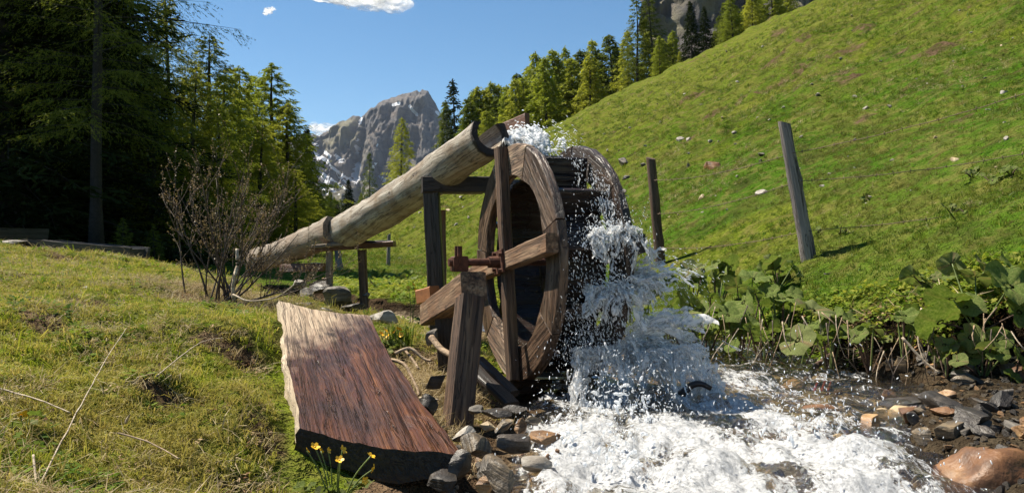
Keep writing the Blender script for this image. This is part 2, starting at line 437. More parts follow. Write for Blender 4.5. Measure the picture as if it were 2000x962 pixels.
def cloud_mat():
    t = NT("cloud_vapour"); lw = t.n("LayerWeight", {"Blend": .35}); tc = t.n("TexCoord").outputs["Object"]
    n1 = t.noise(tc, .006, 6, .6)
    a = t.math('SUBTRACT', 1.0, lw.outputs["Facing"]); a = t.math('POWER', a, 3.2)
    a = t.math('MULTIPLY', a, t.ramp(n1, [(0.30, 0.3), (0.55, 1.0)]), clamp=True)
    d = t.n("BsdfDiffuse", {0: (.95, .95, .95)}); tl = t.n("BsdfTranslucent", {0: (.95, .95, .95)})
    m0 = t.n("MixShader", {0: .7}); t.set(m0, 1, d.outputs[0]); t.set(m0, 2, tl.outputs[0])
    tr = t.n("BsdfTransparent"); m1 = t.n("MixShader"); t.set(m1, 0, a); t.set(m1, 1, tr.outputs[0]); t.set(m1, 2, m0.outputs[0])
    t.t.links.new(m1.outputs[0], t.out.inputs[0]); return t.m
M_CLOUD = cloud_mat()

def stream_mat():
    "clear brook water that turns to white foam where the attribute says it churns"
    t = NT("brook_water"); pos = t.n("NewGeometry").outputs["Position"]; foam = t.attr("foam")
    n1 = t.noise(t.mapv(pos, (26, 8, 20)), 1.0, 9, .75, .9); n2 = t.noise(pos, 70, 6, .7)
    f = t.math('ADD', foam, t.math('MULTIPLY', t.math('SUBTRACT', n1, .5), 2.6))
    f = t.math('ADD', f, t.math('MULTIPLY', t.math('SUBTRACT', n2, .5), .8))
    f = t.ramp(f, [(0.36, 0.0), (0.66, 1.0)])
    bn = t.bump(t.math('ADD', n1, t.math('MULTIPLY', n2, .6)), .55, .02)
    fr = t.n("Fresnel", {"IOR": 1.33}); t.set(fr, "Normal", bn)
    gl = t.n("BsdfGlossy", {"Roughness": .06, 0: (1, 1, 1)}); t.set(gl, "Normal", bn)
    tr = t.n("BsdfTransparent", {0: (.90, .84, .70)})
    wat = t.n("MixShader"); t.set(wat, 0, t.math('ADD', fr.outputs[0], .06)); t.set(wat, 1, tr.outputs[0]); t.set(wat, 2, gl.outputs[0])
    t.set(t.b, "Base Color", t.ramp(n2, [(0.32, (.20, .21, .22)), (0.46, (.50, .51, .52)), (0.62, (.84, .84, .84))])); t.b.inputs["Roughness"].default_value = .35
    t.set(t.b, "Normal", bn)
    tl = t.n("BsdfTranslucent", {0: (.9, .92, .95)}); fm = t.n("MixShader", {0: .3}); t.set(fm, 1, t.b.outputs[0]); t.set(fm, 2, tl.outputs[0])
    ms = t.n("MixShader"); t.set(ms, 0, f); t.set(ms, 1, wat.outputs[0]); t.set(ms, 2, fm.outputs[0])
    t.t.links.new(ms.outputs[0], t.out.inputs[0]); return t.m
M_STREAM = stream_mat()

def splash_mat(name, white, clear):
    t = NT(name); pos = t.n("NewGeometry").outputs["Position"]
    n1 = t.noise(pos, 45, 3, .6)
    t.set(t.b, "Base Color", (.93, .95, .97)); t.b.inputs["Roughness"].default_value = .12
    tl = t.n("BsdfTranslucent", {0: (.93, .95, .97)}); m0 = t.n("MixShader", {0: .45}); t.set(m0, 1, t.b.outputs[0]); t.set(m0, 2, tl.outputs[0])
    fr = t.n("Fresnel", {"IOR": 1.33}); gl = t.n("BsdfGlossy", {"Roughness": .03, 0: (1, 1, 1)})
    rf = t.n("BsdfRefraction", {"IOR": 1.2, "Roughness": .02, 0: (.97, .98, .98)})
    trn = t.n("BsdfTransparent", {0: (.95, .96, .96)}); m3 = t.n("MixShader", {0: .5}); t.set(m3, 1, rf.outputs[0]); t.set(m3, 2, trn.outputs[0])
    m1 = t.n("MixShader"); t.set(m1, 0, fr.outputs[0]); t.set(m1, 1, m3.outputs[0]); t.set(m1, 2, gl.outputs[0])
    ms = t.n("MixShader"); t.set(ms, 0, t.ramp(n1, [(0.35, clear), (0.62, white)])); t.set(ms, 1, m1.outputs[0]); t.set(ms, 2, m0.outputs[0])
    t.t.links.new(ms.outputs[0], t.out.inputs[0]); return t.m
def sheet_mat():
    "a thin torn veil of water: white streaks along its flight, clear between"
    t = NT("water_veil"); su = t.attr("su"); st = t.attr("st"); c = t.n("CombineXYZ"); t.set(c, 0, t.math('MULTIPLY', su, 46.0)); t.set(c, 1, t.math('MULTIPLY', st, 7.0)); t.set(c, 2, t.attr("sk"))
    n1 = t.noise(c.outputs[0], 1.0, 7, .7, .5); n2 = t.noise(c.outputs[0], 3.5, 4, .6)
    f = t.ramp(t.math('ADD', n1, t.math('MULTIPLY', t.math('SUBTRACT', n2, .5), .6)), [(.38, .05), (.48, .6), (.56, 1.0)])
    bn = t.bump(n1, .8, .012)
    d = t.n("BsdfDiffuse", {0: (.95, .95, .95)}); t.set(d, "Normal", bn); tl = t.n("BsdfTranslucent", {0: (.95, .95, .95)}); m0 = t.n("MixShader", {0: .5}); t.set(m0, 1, d.outputs[0]); t.set(m0, 2, tl.outputs[0])
    fr = t.n("Fresnel", {"IOR": 1.33}); t.set(fr, "Normal", bn); gl = t.n("BsdfGlossy", {"Roughness": .05, 0: (1, 1, 1)}); t.set(gl, "Normal", bn); tr = t.n("BsdfTransparent", {0: (.97, .98, .98)})
    m1 = t.n("MixShader"); t.set(m1, 0, t.math('MULTIPLY', fr.outputs[0], .5)); t.set(m1, 1, tr.outputs[0]); t.set(m1, 2, gl.outputs[0])
    ms = t.n("MixShader"); t.set(ms, 0, f); t.set(ms, 1, m1.outputs[0]); t.set(ms, 2, m0.outputs[0]); t.t.links.new(ms.outputs[0], t.out.inputs[0]); return t.m
M_VEIL = sheet_mat()
M_SPLASH = splash_mat("splashing_water", 1.0, .62)
M_DROP = splash_mat("water_drops", 1.0, .9)
# ---------------------------------------------------------------- terrain
# brook centre line: x, y, half width, water level
BROOK = np.array([(.70, -1.5, .75, -.05), (.66, 2.2, .60, .03), (.74, 3.1, .66, .06), (1.08, 3.95, .80, .08), (1.10, 4.9, .62, .10),
                  (.55, 5.6, .42, .13), (-.5, 6.3, .34, .19), (-1.6, 7.2, .28, .25), (-3.0, 8.9, .12, .30), (-6, 13, .0, .4),
                  (-12, 24, 0, .6), (-30, 60, 0, 2), (-200, 500, 0, 20), (-900, 2200, 0, 80)], dtype=float)
LEFT = np.array([(-1.35, 2.1, .31), (-.65, 2.3, .02), (-.62, 2.7, .06), (-1.0, 3.1, .22), (-1.25, 4.0, .37), (-1.73, 4.8, .41), (-5.8, 11, .56),
                 (-7, 11, .80), (-8, 11, .93), (-4.3, 10, .60), (-3.5, 7, .56), (-2.5, 4, .49), (-1.0, 1.5, .22), (-2, 1.5, .45), (-2, 2.5, .44), (-4, 3, .72),
                 (-8, 5, 1.1), (-12, 11, 1.5), (-10, 15, .95), (-5, 15, .62), (-3, 12, .45), (-1.75, 6.5, .34), (-1.0, 5.3, .28), (-.55, 4.6, .20),
                 (-.30, 3.5, .02), (-.2, 2.6, .0), (-.1, 4.1, .04), (-15, 25, 1.6), (-8, 25, 1.0), (0, 1, -.02), (-1, 0, .25), (-.55, 3.7, .10), (-.75, 4.1, .17),
                 (-.8, 3.4, .12), (-.5, 3.1, .0), (-20, 15, 2.2), (-4, 0, .75), (1, -2, 0), (-30, 40, 3)], dtype=float)
def _tps_fit(p):
    n = len(p); d = np.hypot(p[:, None, 0] - p[None, :, 0], p[:, None, 1] - p[None, :, 1])
    K = d; A = np.zeros((n + 3, n + 3)); A[:n, :n] = K + np.eye(n) * .02; A[:n, n] = 1; A[:n, n + 1:] = p[:, :2]
    A[n, :n] = 1; A[n + 1:, :n] = p[:, :2].T
    return np.linalg.solve(A, np.r_[p[:, 2], 0, 0, 0])
_TW = _tps_fit(LEFT)
def z_left(X, Y):
    xc = np.clip(X, -30, 3); yc = np.clip(Y, -2, 40); z = np.zeros_like(X)
    for i, (a, b, _) in enumerate(LEFT):
        z += _TW[i] * np.hypot(xc - a, yc - b)
    n = len(LEFT)
    return z + _TW[n] + _TW[n + 1] * xc + _TW[n + 2] * yc
VX = np.array([-5, 5, 7, 9, 14, 25, 40, 60, 100, 300, 900, 2200]); VZ = np.array([.1, .15, .22, .26, .22, .42, 1.15, 2.5, 4.2, 8, 24, 70])
def z_hill(X, Y):
    xs = 150 * np.tanh(X / 150); yy = np.minimum(Y, 78)
    z = .49 * xs + .123 * yy - 1.27 + 1.95 * sstep(8, 66, Y)
    z = z - .32 * np.maximum(Y - 72, 0) * sstep(72, 90, Y)
    return z
def z_right(X, Y):
    return smax(z_hill(X, Y) + .10 * sstep(7, 4.5, Y), np.interp(Y, VX, VZ) + .05 * fbm(X * .2, Y * .2, 5, 2) * sstep(5, 9, Y), np.clip(.05 + .05 * (Y - 2.8), .04, .14))
def brook(X, Y):
    best = np.full(X.shape, 1e9); hw = np.zeros(X.shape); lv = np.zeros(X.shape); side = np.zeros(X.shape)
    for a, b in zip(BROOK[:-1], BROOK[1:]):
        dx, dy = b[0] - a[0], b[1] - a[1]; L2 = dx * dx + dy * dy
        t = np.clip(((X - a[0]) * dx + (Y - a[1]) * dy) / L2, 0, 1)
        qx = X - a[0] - t * dx; qy = Y - a[1] - t * dy; d = np.hypot(qx, qy); m = d < best
        best = np.where(m, d, best); hw = np.where(m, a[2] + (b[2] - a[2]) * t, hw); lv = np.where(m, a[3] + (b[3] - a[3]) * t, lv)
        side = np.where(m, np.sign(dx * (Y - a[1]) - dy * (X - a[0])), side)
    return best, hw, lv, side
# grassy humps and hollows of the near meadow, overhanging on their right side: x, y, radius, height
def _hump(px, py, Y, r, h):
    q = P(px, py, Y); return (q.x, q.y, r, h)
HUMPS = [_hump(305, 745, 2.65, .13, .065), _hump(60, 610, 3.3, .22, .07), _hump(440, 650, 3.5, .30, .08), _hump(470, 770, 2.7, .22, .07),
         _hump(160, 575, 4.2, .3, .05), _hump(560, 690, 3.3, .2, .05), _hump(330, 560, 5.2, .5, .06), _hump(100, 520, 7.5, .5, .06), _hump(400, 830, 2.3, .2, .03)]
BARE_PATCH = []
def bankline(X, Y):
    'distance inland of the foot of the right-hand bank (negative: shingle beach)'
    return (Y - (5.3 - (X - 1.3) * 1.345)) / 1.676 + .06 * fbm(X * 3, Y * 3, 95, 3)
def terr(X, Y, full=False):
    X = np.asarray(X, float); Y = np.asarray(Y, float)
    d, hw, lv, side = brook(X, Y); sd = d - hw
    wl = sstep(-1, 1, side * d / (.25 + .14 * np.maximum(Y, 0)))
    near = sstep(14, 5, Y)
    zl = z_left(X, Y) + (.028 * fbm(X * 1.9, Y * 1.9, 11, 3) + .018 * fbm(X * 6, Y * 6, 17, 3)) * sstep(25, 8, Y)
    for hx, hy, hr, hh in HUMPS:
        q = np.hypot((X - hx), (Y - hy) * .8) / hr
        ridge = (X - hx) / hr
        zl = zl + hh * np.exp(-q * q * 1.4) - hh * .75 * np.exp(-(((X - hx - hr * .75) / (hr * .5)) ** 2 + ((Y - hy + hr * .45) / (hr * .8)) ** 2))
    zr = z_right(X, Y)
    steep = sstep(0, 3, zr)
    ter = fbm((X * .55 + Y * .35) + .6 * fbm(X * .3, Y * .3, 3, 2), (Y * .95 - X * .25) * .8, 23, 4)
    amp = .03 + .20 * steep * sstep(6, 25, Y)
    zr = zr + amp * ter + .02 * fbm(X * 5, Y * 5, 29, 3) * sstep(30, 6, Y) + .05 * np.maximum(0, ridged(X * .8, Y * .9, 41, 3) - .5) * steep
    zr = zr + (.10 * np.maximum(0, ridged(X * .9 + Y * .5, Y * 1.5 - X * .5, 77, 3) - .35) - .03) * steep * sstep(8, 18, Y)
    zr = zr + .055 * fbm(X * 1.7 + Y * .6, Y * 2.6 - X * .9, 75, 3) * steep * sstep(7, 14, Y)
    zr = zr + sstep(5, 10, Y) * .35 * fbm(X * .12, Y * .12, 71, 2) * steep
    zland = wl * zl + (1 - wl) * zr
    bl = bankline(X, Y); bch = (side < 0) * sstep(.05, -.06, bl) * sstep(6, 5, Y) * sstep(3.3, 2.5, X)
    zland = zland + (np.minimum(zland, lv + .045 + .05 * np.clip(sd, 0, 1) + .02 * fbm(X * 4, Y * 4, 97, 3)) - zland) * bch
    carve = sstep(.02, .2, hw)
    wob = .10 * fbm(X * 2.3, Y * 2.3, 51, 3)
    tw = np.where(side > 0, .45, .20)
    k = sstep(-.06, 1.0, (sd + wob) / tw)
    bed = lv - .10 + .025 * fbm(X * 6, Y * 6, 61, 3)
    k = 1 - carve * (1 - k)
    z = bed + (np.maximum(zland, bed) - bed) * k
    if not full: return z
    return z, sd + wob, side, k, wl, steep, lv, hw

def ray(px, py, y0=1.2, y1=160):
    "where the sight line through a pixel meets the ground"
    Y = np.exp(np.linspace(math.log(y0), math.log(y1), 900)); X = (px - 1000) / F * Y; Z = CZ - (py - 481) / F * Y
    h = terr(X, Y); i = np.nonzero(Z < h)[0]
    if len(i) == 0: return None
    i = max(i[0], 1); a, b = Z[i - 1] - h[i - 1], Z[i] - h[i]; t = a / (a - b + 1e-12); y = Y[i - 1] + (Y[i] - Y[i - 1]) * t
    return Vector(((px - 1000) / F * y, y, CZ - (py - 481) / F * y))
def gz(x, y): return float(terr(np.array([x]), np.array([y]))[0])

for px, py, r in [(1650, 100, .9), (1830, 95, 1.0), (1745, 105, .8), (1880, 232, .3), (1670, 145, .7), (1595, 110, .6), (1340, 275, .5), (1170, 230, .8), (1690, 230, .3), (1700, 52, .8), (1790, 20, .8), (1560, 150, .5), (1480, 180, .4)]:
    q = ray(px, py)
    if q: BARE_PATCH.append((q.x, q.y, r))
for px, py, r in [(330, 500, .5), (400, 560, .35), (480, 600, .3), (300, 760, .10), (90, 625, .14), (430, 670, .2)]:
    q = ray(px, py)
    if q: BARE_PATCH.append((q.x, q.y, r))

def axis(lo, hi, a, b, step, g, near):
    c = list(np.arange(a, b, step)); s = step; x = c[-1]
    while x < hi: s *= g if x < near else 1.2; x += s; c.append(x)
    s = step; x = c[0]; l = []
    while x > lo: s *= g if x > -near else 1.2; x -= s; l.append(x)
    return np.array(l[::-1] + c)
gx = axis(-1600, 1500, -3.0, 3.2, .027, 1.022, 90); gy = axis(-4, 2300, 1.1, 6.6, .027, 1.02, 100)
GX, GY = np.meshgrid(gx, gy)
GZ, sd, side, k, wl, steep, lv, hw = terr(GX, GY, True)
bare = np.where(side > 0, sstep(.55, .05, sd) * .9, sstep(.30, .05, sd)) * sstep(.02, .2, hw)
# the trampled, straw-covered gully beside the slab and under the wheel
gul = np.exp(-(((GX + .35) / .36) ** 2 + ((GY - 3.7) / .9) ** 2) ** 1.5) * (side > 0)
bare = np.maximum(bare, gul * 1.1)
bare = np.maximum(bare, 1.2 * (side > 0) * np.exp(-(((GX + .12) / .36) ** 2 + ((GY - 2.5) / .40) ** 2) ** 2))
for bx, by, br in BARE_PATCH:
    bare = np.maximum(bare, (.62 if by > 8 else .8) * np.exp(-(((GX - bx) / (br * (.7 if by > 8 else 1))) ** 2 + ((GY - by) / (br * .6)) ** 2)))
bare = np.maximum(bare, .55 * sstep(.6, 1.0, fbm(GX * .7, GY * .9, 83, 4)) * steep)
for hx, hy, hr, hh in HUMPS:
    bare = np.maximum(bare, .75 * np.exp(-(((GX - hx - hr * .5) / (hr * .45)) ** 2 + ((GY - hy + hr * .4) / (hr * .6)) ** 2)))
BLN = bankline(GX, GY); beach = (side < 0) * (GY < 5.6) * (GX > .8) * sstep(3.3, 2.6, GX)
gravel = np.maximum(sstep(.10, -.05, sd) * sstep(.02, .2, hw), beach * sstep(.02, -.10, BLN) * .8)
bare = np.maximum(bare, beach * sstep(.22, .08, BLN))
lush = (1 - wl) * sstep(35, 6, GY) * sstep(-.3, .3, fbm(GX * .5, GY * .5, 91, 3) + .45)
ny, nx = GX.shape
ii = (np.arange(ny - 1)[:, None] * nx + np.arange(nx - 1)[None, :]).ravel()
gf = np.stack([ii, ii + 1, ii + nx + 1, ii + nx], 1)
me = mesh_np("ground", np.stack([GX, GY, GZ], -1).reshape(-1, 3), gf, True, {"bare": bare.ravel(), "gravel": gravel.ravel(), "lush": lush.ravel(), "dry": (beach * sstep(-.02, .06, sd)).ravel(), "bank_shade": np.maximum((1 - wl) * sstep(1.2, .3, sd) * sstep(.02, .2, hw), beach * sstep(.6, .3, BLN)).ravel()})
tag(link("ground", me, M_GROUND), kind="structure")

# ---------------------------------------------------------------- instanced ground cover
def scatter(name, src, pts, rots, scls, label=None):
    "points that carry one small mesh each (grass, straw, drops): uncountable stuff"
    n = len(pts); me = bpy.data.meshes.new(name); me.vertices.add(n)
    me.vertices.foreach_set("co", np.asarray(pts, np.float32).ravel())
    for nm, a in (("rot", rots), ("scl", scls)):
        at = me.attributes.new(nm, 'FLOAT_VECTOR', 'POINT'); at.data.foreach_set("vector", np.asarray(a, np.float32).ravel())
    o = bpy.data.objects.new(name, me); COL.objects.link(o)
    g = bpy.data.node_groups.new(name, 'GeometryNodeTree')
    g.interface.new_socket("Geometry", in_out='INPUT', socket_type='NodeSocketGeometry'); g.interface.new_socket("Geometry", in_out='OUTPUT', socket_type='NodeSocketGeometry')
    gi = g.nodes.new("NodeGroupInput"); go = g.nodes.new("NodeGroupOutput"); iop = g.nodes.new("GeometryNodeInstanceOnPoints")
    oi = g.nodes.new("GeometryNodeObjectInfo"); oi.inputs[0].default_value = src
    def na(nm):
        k = g.nodes.new("GeometryNodeInputNamedAttribute"); k.data_type = 'FLOAT_VECTOR'; k.inputs[0].default_value = nm; return k.outputs[0]
    e2r = g.nodes.new("FunctionNodeEulerToRotation"); g.links.new(na("rot"), e2r.inputs[0])
    g.links.new(gi.outputs[0], iop.inputs[0]); g.links.new(oi.outputs["Geometry"], iop.inputs["Instance"])
    g.links.new(e2r.outputs[0], iop.inputs["Rotation"]); g.links.new(na("scl"), iop.inputs["Scale"])
    g.links.new(iop.outputs[0], go.inputs[0])
    md = o.modifiers.new("scatter", 'NODES'); md.node_group = g
    return tag(o, label, None, None, "stuff")

def source(name, v, f, mat, smooth=False):
    "an unlinked prototype for scatter()"
    me = mesh_np(name, v, f, smooth); me.materials.append(mat)
    return bpy.data.objects.new(name, me)

def tuft(seed, n, hgt, rad, wid, lean=.5):
    rg = random.Random(seed); v = []; f = []
    for i in range(n):
        a = rg.uniform(0, 6.28); r = rad * math.sqrt(rg.random()); bx, by = r * math.cos(a), r * math.sin(a)
        az = rg.uniform(0, 6.28); h = hgt * rg.uniform(.5, 1.15); ln = h * rg.uniform(.15, 1) * lean; w_ = wid * rg.uniform(.7, 1.3)
        dx, dy = math.cos(az), math.sin(az); px, py = -dy * w_ / 2, dx * w_ / 2; o = len(v)
        v += [(bx - px, by - py, -.008), (bx + px, by + py, -.008), (bx + dx * ln * .35 - px * .8, by + dy * ln * .35 - py * .8, h * .6), (bx + dx * ln * .35 + px * .8, by + dy * ln * .35 + py * .8, h * .6), (bx + dx * ln, by + dy * ln, h * (1 - .25 * lean))]
        f += [(o, o + 1, o + 3, o + 2), (o + 2, o + 3, o + 4)]
    return v, f
def herb(seed, n, size):
    "a low rosette of lobed leaves"
    rg = random.Random(seed); v = []; f = []
    for i in range(n):
        az = rg.uniform(0, 6.28); st = size * rg.uniform(.4, 1.1); h = size * rg.uniform(.15, .8); s = size * rg.uniform(.35, .6); o = len(v)
        c = Vector((math.cos(az) * st, math.sin(az) * st, h)); d = Vector((math.cos(az), math.sin(az), rg.uniform(-.5, .3))).normalized(); y = Vector((-math.sin(az), math.cos(az), rg.uniform(-.3, .3)))
        for (u, q) in [(-.6, 0), (-.2, .45), (.15, .22), (.4, .5), (.55, .15), (1.0, 0), (.55, -.15), (.4, -.5), (.15, -.22), (-.2, -.45)]:
            p = c + d * u * s + y * q * s; p.z += .08 * s * abs(q); v.append(tuple(p))
        f.append(tuple(range(o, o + 10)))
        v += [(0, 0, -.01), (.002, .002, -.01), tuple(c + d * -.6 * s)]; f.append((o + 10, o + 11, o + 12))
    return v, f
rs = np.random.RandomState(7)
def sample(n, pxr, yr, keep):
    "points at even picture density; keep(x, y, z, sd, side, bare) -> probability"
    px = rs.uniform(*pxr, n); Y = np.exp(rs.uniform(math.log(yr[0]), math.log(yr[1]), n)); X = (px - 1000) / F * Y
    z, sd, side, k, wl, steep, lv, hw = terr(X, Y, True)
    p = keep(X, Y, z, sd, side, wl)
    m = rs.uniform(0, 1, n) < p
    return X[m], Y[m], z[m]
def put(name, src, X, Y, Z, s0, s1, tilt=.25, grow=5.0, flat=1.0):
    n = len(X); s = rs.uniform(s0, s1, n) * np.maximum(1, (Y / grow) ** .75)
    sc = np.stack([s, s, s * rs.uniform(.7, 1.25, n) * flat], 1); rt = np.stack([rs.normal(0, tilt, n), rs.normal(0, tilt, n), rs.uniform(0, 6.28, n)], 1)
    return scatter(name, src, np.stack([X, Y, Z - .004], 1), rt, sc)
def slab_clear(X, Y):
    "1 outside the footprint of the slab"
    t = (Y - 2.4) / 2.0; xc = -.45 - .6 * t
    return 1 - ((np.abs(X - xc) < .27) & (t > -.02) & (t < 1.02))
def bare_at(X, Y):
    b = np.exp(-(((X + .35) / .36) ** 2 + ((Y - 3.7) / .9) ** 2) ** 1.5)
    for bx, by, br in BARE_PATCH: b = np.maximum(b, .9 * np.exp(-(((X - bx) / br) ** 2 + ((Y - by) / (br * .6)) ** 2)))
    for hx, hy, hr, hh in HUMPS: b = np.maximum(b, .85 * np.exp(-(((X - hx - hr * .5) / (hr * .65)) ** 2 + ((Y - hy + hr * .4) / (hr * .7)) ** 2)))
    return b
def dens_left(X, Y, z, sd, side, wl):
    p = (wl > .5) * sstep(.10, .5, sd) * slab_clear(X, Y) * (1 - bare_at(X, Y)) * (1 - np.exp(-(((X + .10) / .34) ** 2 + ((Y - 2.5) / .38) ** 2) ** 2)) * (.55 + .45 * sstep(-.5, .3, fbm(X * 2.5, Y * 2.5, 101, 3)))
    return p
def dens_right(X, Y, z, sd, side, wl):
    return (wl <= .5) * sstep(.12, .4, sd) * np.where((Y < 5.6) & (X > .8) & (X < 2.8), sstep(.06, .2, bankline(X, Y)), 1) * (1 - bare_at(X, Y)) * (.35 + .65 * sstep(-.5, .2, fbm(X * 1.1, Y * 1.1, 103, 3)))
g1 = source("grass_tuft", *tuft(1, 16, .036, .030, .0028, 1.25), M_GRASS); g2 = source("grass_tuft", *tuft(2, 12, .028, .03, .0034, 1.9), M_GRASS)
g3 = source("hill_tuft", *tuft(3, 13, .045, .035, .0048, 1.1), M_GRASSR)
s1 = source("straw_tuft", *tuft(4, 9, .05, .035, .0026, 2.2), M_STRAW); h1 = source("herb_tuft", *herb(5, 7, .035), M_HERB); h2 = source("herb_tuft", *herb(6, 9, .045), M_HERBY)
a = sample(26000, (-250, 1000), (1.15, 12), dens_left); put("grass", g1, *a, .5, .95)
a = sample(22000, (-250, 1000), (1.15, 12), dens_left); put("grass", g2, *a, .5, 1.0, .35)
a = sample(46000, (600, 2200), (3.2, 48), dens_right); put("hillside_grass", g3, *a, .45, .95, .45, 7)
a = sample(15000, (-250, 1000), (1.15, 12), lambda X, Y, z, sd, side, wl: np.clip(dens_left(X, Y, z, sd, side, wl) * (sstep(-.25, .45, fbm(X * 1.9, Y * 1.9, 111, 3)) + .5 * sstep(2.4, 1.7, Y)) + .6 * (wl > .5) * sstep(.05, .3, sd) * slab_clear(X, Y) * bare_at(X, Y), 0, 1)); put("dry_grass", s1, *a, .5, 1.1, .5)
a = sample(9000, (600, 2200), (3.4, 28), lambda X, Y, z, sd, side, wl: dens_right(X, Y, z, sd, side, wl) * sstep(.0, .6, fbm(X * .9, Y * .9, 113, 3)) * .5); put("dry_grass", s1, *a, .4, .8, .5, 7)
a = sample(5000, (-250, 1000), (1.2, 9), lambda X, Y, z, sd, side, wl: dens_left(X, Y, z, sd, side, wl) * sstep(.2, .5, fbm(X * 2.6, Y * 2.6, 121, 2) + .5 * sstep(.9, .3, sd))); put("meadow_herbs", h1, *a, .5, 1.1, .25)
# leafy fringe along the top of the undercut bank
def dens_bank(X, Y, z, sd, side, wl):
    bl = bankline(X, Y); return (wl <= .5) * sstep(-.08, .02, bl) * sstep(.55, .3, bl) * (X > .9) * (1 - .55 * sstep(.40, .43, X / Y) * sstep(.53, .50, X / Y)) * (.35 + .65 * sstep(-.3, .2, fbm(X * 3, Y * 3, 131, 2)))
a = sample(16000, (1150, 2200), (3.3, 8), dens_bank); put("bank_herbs", h1, *a, .6, 1.3, .45, 8)
a = sample(20000, (1150, 2200), (3.3, 8), dens_bank); put("bank_herbs", h2, *a, .6, 1.2, .45, 8)
a = sample(5000, (640, 1000), (6, 22), lambda X, Y, z, sd, side, wl: (wl <= .5) * sstep(.1, .5, sd) * sstep(3.5, 1.0, sd) * .8); put("gully_herbs", h2, *a, .8, 1.5, .3, 7)
# longer blades, dead leaves
g4 = source("long_grass", *tuft(8, 7, .075, .03, .0032, 1.0), M_GRASS); l1 = source("dead_leaf", *herb(9, 4, .022), M_LITTER)
a = sample(5200, (-250, 1000), (1.15, 9), lambda X, Y, z, sd, side, wl: dens_left(X, Y, z, sd, side, wl) * sstep(-.1, .5, fbm(X * 3.1, Y * 3.1, 141, 3))); put("long_grass", g4, *a, .6, 1.25, .3)
a = sample(4200, (-250, 1000), (1.15, 9), lambda X, Y, z, sd, side, wl: (wl > .5) * sstep(.05, .3, sd) * slab_clear(X, Y) * (.25 + .75 * bare_at(X, Y))); put("dead_leaves", l1, *a, .5, 1.1, .5)
a = sample(9000, (1100, 2200), (3.3, 7), lambda X, Y, z, sd, side, wl: (wl <= .5) * sstep(-.12, -.02, bankline(X, Y)) * sstep(.3, .1, bankline(X, Y)) * (X > .9)); put("dead_leaves", l1, *a, .7, 1.8, .6, 8); 
a = sample(2200, (1100, 2200), (3.3, 7), lambda X, Y, z, sd, side, wl: (wl <= .5) * sstep(-.08, .0, bankline(X, Y)) * sstep(.3, .1, bankline(X, Y)) * (X > .9)); put("dry_grass", s1, *a, .8, 1.8, .8, 8)
a = sample(14000, (900, 2200), (9, 50), lambda X, Y, z, sd, side, wl: dens_right(X, Y, z, sd, side, wl) * sstep(.25, .6, fbm(X * .7, Y * 1.0, 151, 4))); put("tussocks", s1, *a, .5, 1.0, .5, 7)
# loose straw littering the gully between slab and wheel
n = 2600; X = rs.normal(-.46, .13, n); Y = rs.normal(3.5, .32, n); m = slab_clear(X, Y) > 0; X, Y = X[m], Y[m]
put("loose_straw", s1, X, Y, terr(X, Y), .6, 1.3, .7)
n = 1500; X = rs.normal(-1.9, .35, n); Y = rs.normal(5.2, .35, n); put("loose_straw", s1, X, Y, terr(X, Y), .5, 1.0, .7)
# ---------------------------------------------------------------- mountains
MX = np.linspace(-960, 60, 330); MV = np.linspace(0, 1, 230)
SKYP = [(420, 300), (470, 280), (520, 285), (560, 275), (580, 262), (596, 256), (607, 264), (620, 267), (626, 268), (648, 255), (669, 238), (688, 228), (696, 228), (707, 232), (715, 223), (720, 214), (731, 209), (747, 196), (764, 191), (780, 186), (788, 183), (796, 184), (810, 177), (823, 173), (831, 177), (836, 177), (842, 186), (850, 202), (855, 215), (869, 225), (890, 262), (930, 330), (1000, 380), (1060, 400)]
D0 = 2600.0
U, V = np.meshgrid(MX, MV)
pxu = U / D0 * F + 1000
ridge = CZ + (481 - np.interp(pxu, [p[0] for p in SKYP], [p[1] for p in SKYP])) / F * D0
ridge = ridge + 7 * fbm(U * .05, U * 0 + 3.3, 5, 4)
base = 40 + 0 * U
# foot of the walls (left: long scree; right: cliff to low down)
front = 1 - V / .72
YY = np.where(V < .72, D0 - 900 * np.clip(front, 0, 1) ** 1.15, D0 + 900 * (V - .72) / .28)
tt = np.clip((V / .72), 0, 1)
prof = np.interp(tt, [0, .25, .5, .62, .75, .88, 1.0], [0, .10, .26, .40, .66, .90, 1.0])
ZZ = base + (ridge - base) * np.where(V < .72, prof, 1 - ((V - .72) / .28) * .8)
gull = ridged(U * .012 + .3 * fbm(U * .01, ZZ * .01, 7, 2), ZZ * .0035, 9, 5)
but = ridged(U * .035, ZZ * .010, 19, 4)
fade = np.sin(np.pi * np.clip(tt, 0, 1)) ** .6 * (V < .72)
YY = YY - fade * (60 * gull + 34 * but)
ZZ = ZZ + fade * (10 * fbm(U * .03, YY * .03, 31, 4))
# stepped shoulder on the left and the gully that splits the two summits
pX = U / YY * F + 1000; pY = 481 - (ZZ - CZ) / YY * F
cou = np.interp(pY, [225, 260, 300, 340, 372, 400], [706, 707, 697, 690, 694, 700])
YY = YY + 60 * np.exp(-((pX - cou) / 9) ** 2) * fade
pX = U / YY * F + 1000; pY = 481 - (ZZ - CZ) / YY * F
snow = np.zeros_like(U)
def streak(pts, wd, a=1.0):
    global snow
    for (x0, y0), (x1, y1) in zip(pts[:-1], pts[1:]):
        dx, dy = x1 - x0, y1 - y0; t = np.clip(((pX - x0) * dx + (pY - y0) * dy) / (dx * dx + dy * dy), 0, 1)
        d = np.hypot(pX - x0 - t * dx, pY - y0 - t * dy); snow = np.maximum(snow, a * sstep(wd, wd * .4, d))
streak([(706, 232), (703, 241)], 4); streak([(702, 262), (697, 285), (701, 300)], 3.5, .85); streak([(694, 284), (704, 292)], 4)
